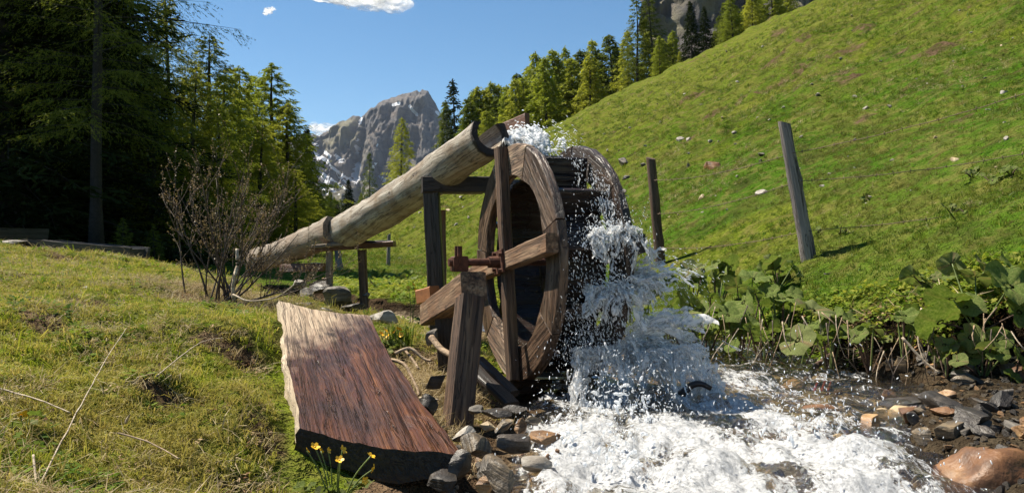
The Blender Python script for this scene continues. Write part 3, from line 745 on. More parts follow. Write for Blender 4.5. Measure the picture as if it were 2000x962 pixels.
streak([(700, 322), (694, 345)], 8); streak([(690, 340), (702, 350)], 5); streak([(768, 205), (779, 202)], 4.5); streak([(800, 207), (806, 215), (814, 224)], 4.0); streak([(853, 219), (858, 224)], 4)
streak([(737, 284), (741, 290)], 2.5); streak([(600, 290), (618, 300), (645, 322), (665, 340), (700, 360)], 3.2, .9); streak([(612, 300), (640, 314)], 5); streak([(634, 296), (645, 306)], 4)
streak([(656, 304), (662, 310)], 5); streak([(665, 316), (672, 312)], 5); streak([(607, 318), (640, 345), (680, 372)], 3, .85); streak([(622, 335), (650, 372), (662, 380)], 3.2, .85); streak([(612, 350), (640, 378)], 4, .8)
streak([(643, 320), (650, 330)], 3.5); streak([(728, 326), (735, 320)], 3); streak([(742, 345), (752, 352)], 4); streak([(660, 345), (676, 355)], 3.2); streak([(608, 278), (622, 285)], 2.5, .9)
grass = sstep(.1, .5, fbm(U * .02, ZZ * .03, 77, 3) + .55) * (sstep(715, 690, pX) * sstep(225, 240, pY) * sstep(310, 275, pY) * sstep(620, 640, pX) * .9 + .35 * sstep(250, 320, pY) * sstep(735, 715, pX) * sstep(700, 712, pX)) + .8 * sstep(350, 390, pY)
ny, nx = U.shape
ii = (np.arange(ny - 1)[:, None] * nx + np.arange(nx - 1)[None, :]).ravel()
me = mesh_np("mountain", np.stack([U, YY, ZZ], -1).reshape(-1, 3), np.stack([ii, ii + 1, ii + nx + 1, ii + nx], 1), True, {"snow": snow.ravel(), "grass": grass.ravel()})
tag(link("mountain", me, M_MOUNT), kind="structure")
# crag above the pasture, behind the ridge trees
U, V = np.meshgrid(np.linspace(66, 190, 130), np.linspace(0, 1, 90))
Yc = 330 + 130 * V + 14 * ridged(U * .03, V * 3, 3, 4); Zc = 30 + V * 150 * (.8 + .35 * sstep(30, 110, U)) + 10 * fbm(U * .04, V * 4, 8, 4)
grs = sstep(.0, .5, fbm(U * .05, V * 6, 12, 3) + .15)
ny, nx = U.shape
ii = (np.arange(ny - 1)[:, None] * nx + np.arange(nx - 1)[None, :]).ravel()
me = mesh_np("rock_face", np.stack([U, Yc, Zc], -1).reshape(-1, 3), np.stack([ii, ii + 1, ii + nx + 1, ii + nx], 1), True, {"snow": 0 * U.ravel(), "grass": grs.ravel()})
tag(link("crag", me, M_MOUNT), kind="structure")

# ---------------------------------------------------------------- clouds
def cloud(name, c, puffs, label):
    bm = bmesh.new()
    for (dx, dy, dz, r, sq) in puffs:
        q = bmesh.ops.create_icosphere(bm, subdivisions=4, radius=1.0)
        for v in q["verts"]:
            n_ = mn.fractal(v.co * 1.6 + Vector((dx, dz, r)), .6, 2.0, 4); s = 1 + .22 * n_
            v.co = Vector((v.co.x * r * s + dx, v.co.y * r * s + dy, v.co.z * r * sq * s + dz))
    me = bpy.data.meshes.new(name); bm.to_mesh(me); bm.free()
    me.polygons.foreach_set("use_smooth", np.ones(len(me.polygons), dtype=bool))
    tag(link(name, me, M_CLOUD, loc=c), label, "cloud")
def cpx(px, py, Y, w_, h_): q = P(px, py, Y); return q, w_ / F * Y, h_ / F * Y
q, a_, b_ = cpx(705, -8, 4000, 105, 30)
cloud("cloud", q, [(0, 0, 0, a_ * .55, .42), (a_ * .55, 30, -b_ * .1, a_ * .42, .55), (-a_ * .6, 0, b_ * .15, a_ * .4, .4), (a_ * .3, 0, -b_ * .35, a_ * .3, .6), (-a_ * .25, -20, -b_ * .2, a_ * .34, .45)], "white cumulus at the top edge of the sky above the peak")
q, a_, b_ = cpx(524, 22, 4200, 14, 10)
cloud("cloud", q, [(0, 0, 0, a_ * .7, .7), (a_ * .5, 0, b_ * .4, a_ * .5, .6), (-a_ * .4, 0, -b_ * .5, a_ * .4, .6)], "tiny wisp of cloud alone in the blue sky left of the larger one")
q, a_, b_ = cpx(632, 252, 4600, 34, 22)
cloud("cloud", q, [(0, 0, 0, a_ * .7, .5), (-a_ * .5, 0, b_ * .2, a_ * .45, .6), (a_ * .7, 0, b_ * .1, a_ * .5, .45), (a_ * .2, 0, -b_ * .6, a_ * .8, .5)], "small white cloud peeping over the left shoulder of the mountain")

# ---------------------------------------------------------------- conifers
def conifer(name, seed, H, Rc, start, nb, twn, cards, ls, ws, style, trunk_r, sparse=0.0, dead=0):
    rg = np.random.RandomState(seed); Q = []; tparts = []
    lean = rg.normal(0, .012, 2)
    def tp(z): return np.array([lean[0] * z + .05 * math.sin(z * .7 + seed), lean[1] * z, z])
    pts = [tp(H * t) for t in np.linspace(0, 1, 11)]; rad = [trunk_r * (1.35 if i == 0 else 1) * (1 - t) ** .85 + .006 for i, t in enumerate(np.linspace(0, 1, 11))]
    tparts.append(tube([Vector(p) for p in pts], rad, 8))
    for i in range(nb):
        t = ((i + rg.uniform(0, .9)) / nb); hz = H * (start + (1 - start) * t * .985); az = i * 2.39996 + rg.normal(0, .4)
        tf = (hz / H - start) / (1 - start)
        if style == 'larch':
            L = Rc * (min(1, .62 + tf * 1.5) * (1 - tf) ** .8 + .03) * rg.uniform(.68, 1.10); up0 = .12 + .35 * tf; dr = .38 - .22 * tf
        else:
            L = Rc * ((1 - tf) ** .85 + .03) * rg.uniform(.75, 1.12); up0 = -.05 + .3 * tf; dr = .45 - .3 * tf
        if sparse and rg.rand() < sparse: continue
        s = np.linspace(0, 1, 6); b0 = tp(hz); d2 = np.array([math.cos(az), math.sin(az)])
        zz = up0 * L * s - dr * L * s ** 2 + (.14 * L * s ** 4 if style != 'larch' else .10 * L * s ** 5)
        br = np.stack([b0[0] + d2[0] * L * s, b0[1] + d2[1] * L * s, b0[2] + zz], 1)
        rb = max(.006, trunk_r * .16 * (L / Rc))
        tparts.append(tube([Vector(p) for p in br[[0, 2, 3, 5]]], [rb, rb * .75, rb * .5, rb * .15], 3, False))
        if i < dead: continue
        nt_ = max(3, int(twn * (L / Rc + .12)))
        st = np.sort(rg.uniform(.10 if style == 'spruce' else .18, 1.0, nt_))
        for q in st:
            p = b0 + np.array([d2[0] * L * q, d2[1] * L * q, np.interp(q, s, zz)])
            sgn = 1 if rg.rand() < .5 else -1; spread = rg.uniform(.3, 1.1)
            hang = rg.uniform(.25, 1.0) if style == 'larch' else rg.uniform(.05, .55)
            td = np.array([d2[0] * (1 - .4 * spread) - sgn * d2[1] * spread, d2[1] * (1 - .4 * spread) + sgn * d2[0] * spread, -hang]); td /= np.linalg.norm(td)
            tl = (.16 + .30 * (1 - q) + .1 * rg.rand()) * min(L, Rc * .7) + ls * .5
            u = rg.uniform(.05, 1, cards); c = p + td * (tl * u)[:, None] + rg.normal(0, ws * .8, (cards, 3))
            dd = td + rg.normal(0, .42, (cards, 3)); dd[:, 2] -= .25 * (style == 'larch'); dd /= np.linalg.norm(dd, axis=1)[:, None]
            sd_ = np.cross(dd, rg.normal(0, 1, (cards, 3))); sd_ /= np.linalg.norm(sd_, axis=1)[:, None] + 1e-9
            l_ = ls * rg.uniform(.6, 1.3, cards)[:, None]; w_ = ws * rg.uniform(.6, 1.3, cards)[:, None]
            Q.append(np.stack([c - dd * l_ * .5, c + sd_ * w_ * .5, c + dd * l_ * .5, c - sd_ * w_ * .5], 1))
    # leader at the tip
    c = np.array([tp(H * (1 - .06 * x)) for x in rg.rand(14)]); dd = rg.normal(0, .5, (14, 3)); dd[:, 2] += .5; dd /= np.linalg.norm(dd, axis=1)[:, None]
    sd_ = np.cross(dd, rg.normal(0, 1, (14, 3))); sd_ /= np.linalg.norm(sd_, axis=1)[:, None]
    Q.append(np.stack([c - dd * ls * .5, c + sd_ * ws * .5, c + dd * ls * .5, c - sd_ * ws * .5], 1))
    Q = np.concatenate(Q).reshape(-1, 3); f = np.arange(len(Q)).reshape(-1, 4)
    tv, tfc = merge(tparts)
    return (mesh_np(name + "_trunk", tv, tfc), mesh_np(name + "_crown", Q, f, False), H)
PROTO = {
    'larch_near': conifer("larch_near", 1, 10, 2.6, .10, 160, 40, 14, .11, .020, 'larch', .16),
    'larch_tall': conifer("larch_tall", 12, 16, 4.6, .22, 130, 60, 15, .10, .017, 'larch', .18),
    'larch_mid': conifer("larch_mid", 2, 10, 2.3, .08, 130, 24, 11, .18, .036, 'larch', .14),
    'larch_thin': conifer("larch_thin", 3, 10, 1.7, .12, 120, 22, 11, .16, .032, 'larch', .12, .12),
    'larch_far': conifer("larch_far", 4, 10, 1.75, .08, 170, 15, 7, .26, .062, 'larch', .13),
    'larch_far_b': conifer("larch_far_b", 5, 10, 1.45, .14, 150, 14, 7, .24, .058, 'larch', .12, .08),
    'larch_far_c': conifer("larch_far_c", 6, 10, 2.2, .03, 180, 14, 7, .28, .070, 'larch', .14),
    'larch_bare': conifer("larch_bare", 7, 10, 1.9, .10, 110, 11, 4, .30, .07, 'larch', .13, .25, 12),
    'spruce_near': conifer("spruce_near", 8, 12, 2.6, .015, 210, 26, 10, .15, .036, 'spruce', .17),
    'spruce_far': conifer("spruce_far", 9, 10, 1.9, .02, 130, 13, 6, .34, .11, 'spruce', .15),
    'spruce_slim': conifer("spruce_slim", 10, 10, 1.25, .04, 110, 11, 5, .30, .10, 'spruce', .13, .2),
    'sapling': conifer("sapling", 11, 2, .75, .02, 60, 14, 8, .07, .02, 'spruce', .03),
}
_n = [0]
def tree(kind, loc, h, name, label, cat, leaf, group=None, wide=1.0, lean=0.0):
    tm, cm, H = PROTO[kind]; s = h / H; _n[0] += 1
    o = empty(name, loc, label, cat, group, rot=(0, -lean, 0))
    rz = (_n[0] * 2.4) % 6.28
    for nm, me, mt in (("trunk", tm, M_TRUNK), ("crown", cm, leaf)):
        if not me.materials: me.materials.append(mt)
        c = link(nm, me, None, o, rot=(0, 0, rz)); c.scale = (s * wide, s * wide, s)
        c.material_slots[0].link = 'OBJECT'; c.material_slots[0].material = mt
    return o
def tree_px(kind, px, top, Y, name, label, cat, leaf, group=None, wide=1.0, sink=0.15):
    x = (px - 1000) / F * Y; z = gz(x, Y) - sink; zt = CZ + (481 - top) / F * Y
    return tree(kind, (x, Y, z), max(.5, zt - z), name, label, cat, leaf, group, wide, .05 if px > 850 else 0.0)

# the dark wood on the left
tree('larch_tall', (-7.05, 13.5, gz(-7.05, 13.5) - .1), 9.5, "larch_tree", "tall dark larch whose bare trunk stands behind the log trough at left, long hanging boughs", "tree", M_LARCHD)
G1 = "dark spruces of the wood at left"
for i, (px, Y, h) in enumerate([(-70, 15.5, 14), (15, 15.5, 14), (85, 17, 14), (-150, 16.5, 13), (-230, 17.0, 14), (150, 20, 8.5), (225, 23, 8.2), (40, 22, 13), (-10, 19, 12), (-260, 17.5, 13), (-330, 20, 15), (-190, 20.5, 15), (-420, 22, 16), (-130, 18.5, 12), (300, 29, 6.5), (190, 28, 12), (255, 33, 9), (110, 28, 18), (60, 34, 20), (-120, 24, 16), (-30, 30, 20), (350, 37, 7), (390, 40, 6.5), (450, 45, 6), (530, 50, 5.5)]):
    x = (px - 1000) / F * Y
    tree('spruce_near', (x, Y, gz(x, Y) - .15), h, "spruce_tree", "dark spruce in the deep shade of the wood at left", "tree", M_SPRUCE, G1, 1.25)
for kind, px, top, Y, lf, lab, wd in [
    ('larch_near', 405, 62, 24, M_LARCH, "bright green larch with pointed top at the right edge of the dark wood", 1.5),
    ('larch_near', 335, -10, 20, M_LARCH, "leafy larch just right of the tall dark trunk", .95),
    ('larch_mid', 468, 128, 31, M_LARCH, "larch between the bright pointed one and the airy one near the sky", 1.7),
    ('larch_mid', 530, 122, 34, M_LARCH, "airy larch with see-through tiers against the sky left of the mountain", 1.75),
    ('larch_near', 578, 330, 24, M_LARCH, "low bright green larch behind the top of the leafless shrub", 1.9),
    ('larch_near', 505, 235, 24, M_LARCH, "mid-height larch in front of the airy one", 1.6),
    ('larch_near', 435, 190, 20, M_LARCH, "yellow-green larch low in front of the bright pointed one", 1.3),
    ('larch_near', 372, 130, 19, M_LARCH, "fresh green larch leaning out of the deep shade", 1.4),
    ('larch_near', 300, 130, 17.5, M_LARCH, "dusky larch at the edge of the deep shade", 1.2),
    ('larch_mid', 438, 142, 28, M_LARCH, "larch half behind the bright pointed one, to its right", 1.9),
    ('larch_mid', 500, 150, 37, M_LARCH, "larch filling the gap left of the airy one", 1.9),
    ('larch_mid', 560, 200, 33, M_LARCH, "lower larch right of the airy one, against the sky", 1.9),
    ('spruce_far', 600, 250, 48, M_SPRUCE, "dark spruce top beside the snowy left flank of the mountain", .8),
    ('larch_mid', 556, 270, 36, M_LARCH, "dull green larch just left of the dark spruce top", 1.3),
    ('larch_mid', 612, 375, 42, M_LARCH, "green larch right of the dark spruce top below the snow", 1.1),
    ('spruce_near', 470, 345, 22, M_SPRUCE, "dark young spruce behind the leafless shrub", 1.3),
    ('spruce_near', 385, 340, 19, M_SPRUCE, "dark young spruce at the left of the leafless shrub", 1.3),
    ('spruce_near', 545, 400, 27, M_SPRUCE, "dark young spruce behind the right half of the leafless shrub", 1.3)]:
    tree_px(kind, px, top, Y, "spruce_tree" if 'spruce' in kind else "larch_tree", lab, "tree", lf, None, wd)
for px, top, Y, lab in [(240, 425, 12.8, "small spruce sapling beside the right end of the log trough"), (300, 440, 14, "smaller sapling in the gap between trough and leafless shrub")]:
    tree_px('sapling', px, top, Y, "spruce_sapling", lab, "sapling", M_LARCHD, None, 1.0, .03)
# trees across the valley, below the mountain
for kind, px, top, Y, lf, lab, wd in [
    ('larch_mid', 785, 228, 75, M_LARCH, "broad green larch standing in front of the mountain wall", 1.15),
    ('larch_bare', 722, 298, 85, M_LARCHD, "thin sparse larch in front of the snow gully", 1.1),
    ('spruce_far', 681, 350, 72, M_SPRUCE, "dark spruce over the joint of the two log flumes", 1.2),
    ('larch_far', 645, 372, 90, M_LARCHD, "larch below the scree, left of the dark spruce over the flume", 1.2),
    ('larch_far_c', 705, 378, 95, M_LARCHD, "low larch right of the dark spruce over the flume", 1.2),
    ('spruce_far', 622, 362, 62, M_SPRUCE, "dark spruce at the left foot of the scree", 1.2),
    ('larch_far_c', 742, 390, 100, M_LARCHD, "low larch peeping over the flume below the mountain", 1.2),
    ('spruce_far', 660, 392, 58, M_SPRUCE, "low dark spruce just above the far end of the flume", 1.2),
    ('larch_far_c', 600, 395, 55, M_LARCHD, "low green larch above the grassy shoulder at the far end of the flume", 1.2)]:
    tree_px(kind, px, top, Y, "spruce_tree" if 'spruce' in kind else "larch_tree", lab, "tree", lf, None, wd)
# the row of trees along the ridge
for kind, px, top, Y, lf, lab, wd in [
    ('spruce_slim', 902, 154, 104, M_SPRUCE, "slender dark spruce rising alone right of the mountain", 1.15),
    ('larch_far', 880, 196, 108, M_LARCHD, "larch close against the left side of the slender dark spruce", 1.1),
    ('spruce_far', 1353, 2, 74, M_SPRUCE, "dark cone-shaped spruce, left of the pair below the crag", 1.0),
    ('spruce_far', 1381, 12, 76, M_SPRUCE, "dark cone-shaped spruce, right of the pair below the crag", 1.0),
    ('larch_thin', 1247, -18, 80, M_LARCHD, "tall airy larch, left of the two tall ones on the ridge", 1.25),
    ('larch_thin', 1280, -30, 80, M_LARCHD, "tall half-bare larch, right of the two tall ones on the ridge", 1.35),
    ('larch_far_c', 1290, 70, 76, M_LARCH, "broad low larch under the tall half-bare one", 1.3),
    ('larch_far_c', 1432, -12, 78, M_LARCH, "bushy larch right of the spruce pair", 1.5),
    ('larch_far_c', 1472, -25, 80, M_LARCH, "bushy larch between its two bushy neighbours high on the ridge", 1.5),
    ('larch_far_c', 1512, -40, 82, M_LARCH, "rightmost bushy larch high on the ridge", 1.5),
    ('larch_far', 1172, 78, 95, M_LARCH, "full green larch, the broadest in the middle of the ridge row", 1.25),
    ('larch_far_b', 1122, 90, 104, M_LARCH, "thin-topped larch left of the broad middle one", 1.0)]:
    tree_px(kind, px, top, Y, "spruce_tree" if 'spruce' in kind else "larch_tree", lab, "tree", lf, None, wd)
G2 = "larches in the row along the ridge"
rg = random.Random(3)
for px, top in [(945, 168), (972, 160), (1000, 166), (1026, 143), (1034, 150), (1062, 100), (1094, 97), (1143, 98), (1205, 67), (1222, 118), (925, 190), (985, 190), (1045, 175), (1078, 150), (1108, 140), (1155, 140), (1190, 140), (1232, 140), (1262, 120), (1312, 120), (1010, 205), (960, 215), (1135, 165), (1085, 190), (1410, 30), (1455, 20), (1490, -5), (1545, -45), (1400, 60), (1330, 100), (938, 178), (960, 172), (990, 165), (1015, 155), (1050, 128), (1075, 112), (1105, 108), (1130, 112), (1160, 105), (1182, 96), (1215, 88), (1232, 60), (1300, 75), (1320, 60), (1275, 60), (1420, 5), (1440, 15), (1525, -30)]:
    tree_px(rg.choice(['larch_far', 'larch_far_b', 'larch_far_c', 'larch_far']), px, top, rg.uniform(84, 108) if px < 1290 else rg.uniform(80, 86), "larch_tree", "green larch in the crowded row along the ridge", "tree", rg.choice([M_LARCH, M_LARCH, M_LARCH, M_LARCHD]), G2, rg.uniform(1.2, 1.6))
# far wood on the valley floor, one mass
srcL = bpy.data.objects.new("far_larch", PROTO['larch_far_c'][1]); n = 260
Yf = rs.uniform(170, 620, n); pxf = rs.uniform(330, 1000, n); Xf = (pxf - 1000) / F * Yf
scatter("distant_wood", srcL, np.stack([Xf, Yf, terr(Xf, Yf) - .3], 1), np.stack([0 * Xf, 0 * Xf, rs.uniform(0, 6.28, n)], 1), np.stack([rs.uniform(.35, .65, n) * (Yf / 170) ** .6] * 3, 1))
# ---------------------------------------------------------------- the water wheel
HUB = Vector((0.0, 4.0, 0.672)); AX = Vector((-0.939, -0.343, 0)).normalized()      # axle, towards the left bank
HR = Vector((0.343, -0.939, 0)).normalized()                                           # in the wheel's plane, towards the camera
WM = Matrix(((HR.x, 0, AX.x), (HR.y, 0, AX.y), (0, 1, 0)))
RO, RI, WW = .592, .428, .375
wheel = empty("water_wheel", HUB, "weathered wooden water wheel turning under the log flume, water splashing off its buckets", "water wheel", rot=WM.to_euler())
def wpt(x, y, z): return HUB + WM @ Vector((x, y, z))

def felloe(seed, a0, a1, th, r0, r1):
    rg = random.Random(seed); n = 8; am = (a0 + a1) / 2; rm = (r0 + r1) / 2; rings = []
    c = .005
    for i in range(n + 1):
        a = a0 + (a1 - a0) * i / n; x = math.sin(a - am); y = math.cos(a - am)
        # the inside is sawn nearly straight, the outside is round
        rin = r0 * (1 + .018 * math.cos(math.pi * (i / n - .5) * 2)) + rg.uniform(-.004, .004); ro = r1 + rg.uniform(-.004, .003)
        t = th / 2 + rg.uniform(-.0015, .0015)
        sec = [(rin + c, -t), (ro - c, -t), (ro, -t + c), (ro, t - c), (ro - c, t), (rin + c, t), (rin, t - c), (rin, -t + c)]
        rings.append([(-r * x, r * y - rm, z) for r, z in sec])
    v, f = loft(rings); return sharp(mesh_np("felloe", v, f)), am, rm
NF = 7
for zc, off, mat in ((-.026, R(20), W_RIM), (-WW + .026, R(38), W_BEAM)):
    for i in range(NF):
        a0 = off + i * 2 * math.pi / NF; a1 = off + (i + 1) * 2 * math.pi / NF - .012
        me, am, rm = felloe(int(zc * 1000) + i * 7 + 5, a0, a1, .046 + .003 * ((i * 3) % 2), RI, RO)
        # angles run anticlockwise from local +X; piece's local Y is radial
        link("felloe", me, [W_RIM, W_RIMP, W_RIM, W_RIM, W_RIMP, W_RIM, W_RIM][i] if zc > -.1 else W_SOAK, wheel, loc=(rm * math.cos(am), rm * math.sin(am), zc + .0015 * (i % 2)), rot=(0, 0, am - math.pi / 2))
# iron hoop line round each rim is absent; buckets: a radial board and a sole board each
NB = 12
for i in range(NB):
    a = R(66) - i * 2 * math.pi / NB; wdt = WW - .125
    me = beam_mesh("paddle", wdt, .145, .026, seed=i, jit=.0035, n=5)
    M = Matrix.Rotation(a, 4, 'Z') @ Matrix.Translation((.482, 0, -WW / 2)) @ Matrix.Rotation(R(14), 4, 'Z') @ Matrix(((0, 1, 0, 0), (0, 0, 1, 0), (1, 0, 0, 0), (0, 0, 0, 1)))
    link("paddle", me, W_WET, wheel, mtx=M)
    for jj in range(2):
        aa = a - math.pi / NB * (.5 + jj); me = beam_mesh("sole_board", wdt, 2 * .412 * math.tan(math.pi / NB / 2) + .006, .018, seed=30 + i * 2 + jj, jit=.002, n=4)
        M = Matrix.Rotation(aa, 4, 'Z') @ Matrix.Translation((.412 + .002 * jj, 0, -WW / 2)) @ Matrix(((0, 0, 1, 0), (0, 1, 0, 0), (1, 0, 0, 0), (0, 0, 0, 1)))
        link("sole_board", me, W_WET, wheel, mtx=M)
# spokes: two through-timbers on each face, halved over one another at the hub
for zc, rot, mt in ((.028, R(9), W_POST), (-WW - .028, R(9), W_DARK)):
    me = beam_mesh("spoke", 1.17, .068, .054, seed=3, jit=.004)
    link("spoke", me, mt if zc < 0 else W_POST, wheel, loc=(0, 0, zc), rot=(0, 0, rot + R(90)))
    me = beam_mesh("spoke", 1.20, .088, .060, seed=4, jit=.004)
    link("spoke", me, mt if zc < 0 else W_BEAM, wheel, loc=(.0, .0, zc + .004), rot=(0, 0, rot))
bm = bmesh.new(); bmesh.ops.create_cone(bm, cap_ends=True, segments=16, radius1=.019, radius2=.019, depth=.80); me = bpy.data.meshes.new("axle"); bm.to_mesh(me); bm.free()
link("axle", me, M_RUST, wheel, loc=(0, 0, -.07))
me = beam_mesh("hub_plate", .125, .115, .012, seed=9, jit=.001, ch=.002, n=3); link("hub_plate", me, M_RUST, wheel, loc=(0, 0, .068), rot=(0, 0, R(9)))
for x, y in ((.045, .04), (-.045, .04), (.045, -.04), (-.045, -.04)):
    bm = bmesh.new(); bmesh.ops.create_cone(bm, cap_ends=True, segments=6, radius1=.011, radius2=.010, depth=.016); me = bpy.data.meshes.new("bolt"); bm.to_mesh(me); bm.free()
    link("bolt", me, M_RUST, wheel, loc=(x, y, .081))
bm = bmesh.new(); bmesh.ops.create_cone(bm, cap_ends=True, segments=16, radius1=.030, radius2=.028, depth=.05); me = bpy.data.meshes.new("collar"); bm.to_mesh(me); bm.free()
link("collar", me, M_RUST, wheel, loc=(0, 0, .10))

# ---------------------------------------------------------------- its bearing stand
stand = empty("bearing_stand", (-.26, 3.6, gz(-.26, 3.6)), "stout timber post and sloping beam carrying the wheel's rusty axle bearing", "stand")
bA = wpt(.40, -.095, .325); bB = wpt(-.56, -.30, .285)
beam("beam", bB, bA, .105, .118, W_BEAM, stand, seed=11, w1=.115, h1=.125, jit=.004)
pt = wpt(.37, -.155, .335)
pb = P(889, 846, 3.27); pb.z -= .05
d = (pt - pb)
me = beam_mesh("post", d.length, .108, .108, seed=12, jit=.005)
xx = d.normalized(); yy = (HR - xx * HR.dot(xx)).normalized(); zz = xx.cross(yy)
M = Matrix(((xx.x, yy.x, zz.x), (xx.y, yy.y, zz.y), (xx.z, yy.z, zz.z))).to_4x4(); M.translation = (pt + pb) / 2 - Vector(stand.location)
link("post", me, W_POST, stand, mtx=M)
q0 = wpt(-.30, -.28, .27); q1 = Vector((q0.x + .02, q0.y, gz(q0.x, q0.y) - .05)); beam("post", q1, q0, .09, .09, W_DARK, stand, seed=13)
beam("wedge_block", P(822, 580, 4.62), P(850, 572, 4.52), .07, .085, plain("fresh_orange_wood", (.33, .13, .045), .6, 0, .3, 20), stand, seed=14, jit=.003)
def block(name, c, sx, sy, sz, mat, parent, seed):
    me = beam_mesh(name, sx, sy, sz, seed, jit=.002, ch=.006, n=4); M = Matrix(((HR.x, AX.x, 0), (HR.y, AX.y, 0), (0, 0, 1))).to_4x4(); M.translation = c - Vector(parent.location)
    return link(name, me, mat, parent, mtx=M)
br = block("bearing_block", wpt(0, -.008, .275), .07, .075, .075, M_RUST, stand, 15)
for s in (-1, 1):
    bm = bmesh.new(); bmesh.ops.create_cone(bm, cap_ends=True, segments=8, radius1=.012, radius2=.012, depth=.10); me = bpy.data.meshes.new("bolt"); bm.to_mesh(me); bm.free()
    link("bolt", me, M_RUST, stand, loc=wpt(s * .025, .03, .28) - Vector(stand.location))

# ---------------------------------------------------------------- log flume (hollowed trunks)
def trough(name, p0, p1, r0, r1, mat, label, seed, open_=.62, hollow=.70, cutslant=0.0):
    "U-shaped hollowed trunk from p0 to p1, open upwards"
    p0 = Vector(p0); p1 = Vector(p1); L = (p1 - p0).length; n = 42; rings = []
    for i in range(n + 1):
        t = i / n; x = (t - .5) * L; r = r0 + (r1 - r0) * t; ring = []
        kn = 1 + .05 * mn.noise(Vector((x * 3, seed, 0)))
        bowy = .035 * math.sin(t * math.pi * 1.3) + .02 * mn.noise(Vector((x * 1.2, seed, 9)))
        a0 = math.asin(open_)
        ss = [(-math.pi - a0) + (math.pi + 2 * a0) * k / 20 for k in range(21)]
        for a in ss:
            e = 1 + .075 * mn.fractal(Vector((x * 2.6, math.cos(a) * 1.5 + seed, math.sin(a) * 1.5)), .6, 2.0, 4) + .012 * mn.noise(Vector((x * 14, a * 4, seed)))
            xo = 0
            if i in (0, n): xo = .02 * mn.noise(Vector((a * 2, seed, i)))
            ring.append((x + xo, r * kn * e * math.cos(a) + bowy, r * kn * e * math.sin(a)))
        hi = r * hollow; ai = math.asin(min(.95, open_ * r / hi * .92))
        for k in range(15):
            a = ai - (math.pi + 2 * ai) * k / 14
            e = 1 + .05 * mn.noise(Vector((x * 4, a * 2, seed + 5)))
            ring.append((x, hi * e * math.cos(a) + bowy, hi * e * math.sin(a) + r * .02))
        rings.append(ring)
    v, f = loft(rings); me = sharp(mesh_np(name, v, f), 50)
    o = link(name, me, mat, None, mtx=along(p0, p1)); tag(o, label, "flume")
    return o
def log_mat():
    t = NT("stripped_log"); v = t.obj()
    g1 = t.noise(t.mapv(v, (1.2, 14, 14)), 1.0, 6, .65, .8); big = t.noise(v, 5.0, 5, .6); fine = t.noise(v, 60, 4, .7)
    col = t.ramp(g1, [(.3, (.17, .13, .095)), (.5, (.38, .33, .265)), (.7, (.55, .51, .44))])
    col = t.mix(t.ramp(big, [(.45, 0), (.64, .85)]), col, (.22, .155, .095))
    col = t.mix(t.ramp(fine, [(.60, 0), (.72, .55)]), col, (.13, .095, .065))
    ck = t.noise(t.mapv(v, (.7, 14, 14)), 1.2, 5, .7, .9); cr = t.ramp(ck, [(.488, 0), (.5, 1), (.512, 0)])
    col = t.mix(t.math('MULTIPLY', cr, .9), col, (.03, .02, .015))
    # water-soaked ends, dark
    sx = t.n("SeparateXYZ"); t.set(sx, 0, t.n("TexCoord").outputs["Object"])
    e = t.ramp(t.math('ADD', t.math('MULTIPLY', t.math('SUBTRACT', sx.outputs[0], 1.165), 24.0), t.math('MULTIPLY', big, .5)), [(.3, 0.0), (.7, 1.0)])
    col = t.mix(e, col, (.022, .014, .010))
    t.set(t.b, "Base Color", col); t.b.inputs["Roughness"].default_value = .7
    t.set(t.b, "Normal", t.bump(t.math('SUBTRACT', t.math('ADD', g1, t.math('MULTIPLY', fine, .4)), cr), .8, .015)); return t.m
LOG = log_mat()
fe = P(968, 264, 4.36); fs = P(672, 452, 6.35)
flume = trough("log_flume", fs, fe, .148, .118, LOG, "pale stripped log hollowed into a flume, pouring water onto the wheel", 2)
f2a = P(668, 446, 6.28); f2b = P(505, 506, 9.0)
flume2 = trough("log_flume", f2b, f2a, .14, .125, W_GREY, "second hollowed log feeding the first, half hidden by the leafless shrub", 5, open_=.75)
# inner far lip of the flume's mouth is longer, reddish and wet
lip = beam("flume_lip", P(972, 262, 4.72), P(1030, 238, 4.50), .035, .10, W_RED, None, seed=21, jit=.004); tag(lip, "reddish wet board lining the far side of the flume mouth above the wheel", "board")

# frame under the flume beside the wheel
fr = empty("timber_frame", (-.50, 4.85, gz(-.5, 4.85)), "blackened timber frame of post and crossbeam under the flume, left of the wheel", "frame")
pt = P(841, 348, 4.85); pb_ = P(858, 566, 4.85); pb_.z = gz(pb_.x, 4.85) - .05
pb_.x = (858 - 1000) / F * 4.85
beam("post", pb_, pt, .098, .098, W_DARK, fr, seed=22)
beam("crossbeam", P(824, 361, 4.82), P(1000, 361, 4.95), .095, .098, W_DARK, fr, seed=23)
beam("peg", P(870, 341, 4.8), P(891, 339, 4.8), .05, .065, W_DARK, fr, seed=24)
beam("batten", P(866, 377, 4.9), P(942, 377, 4.96), .035, .012, W_GREY, fr, seed=25, jit=.001)
p1_ = P(866, 410, 5.3); p0_ = Vector((p1_.x + .01, 5.3, gz(p1_.x, 5.3) - .05)); beam("stake", p0_, p1_, .03, .03, W_BEAM, fr, seed=26)
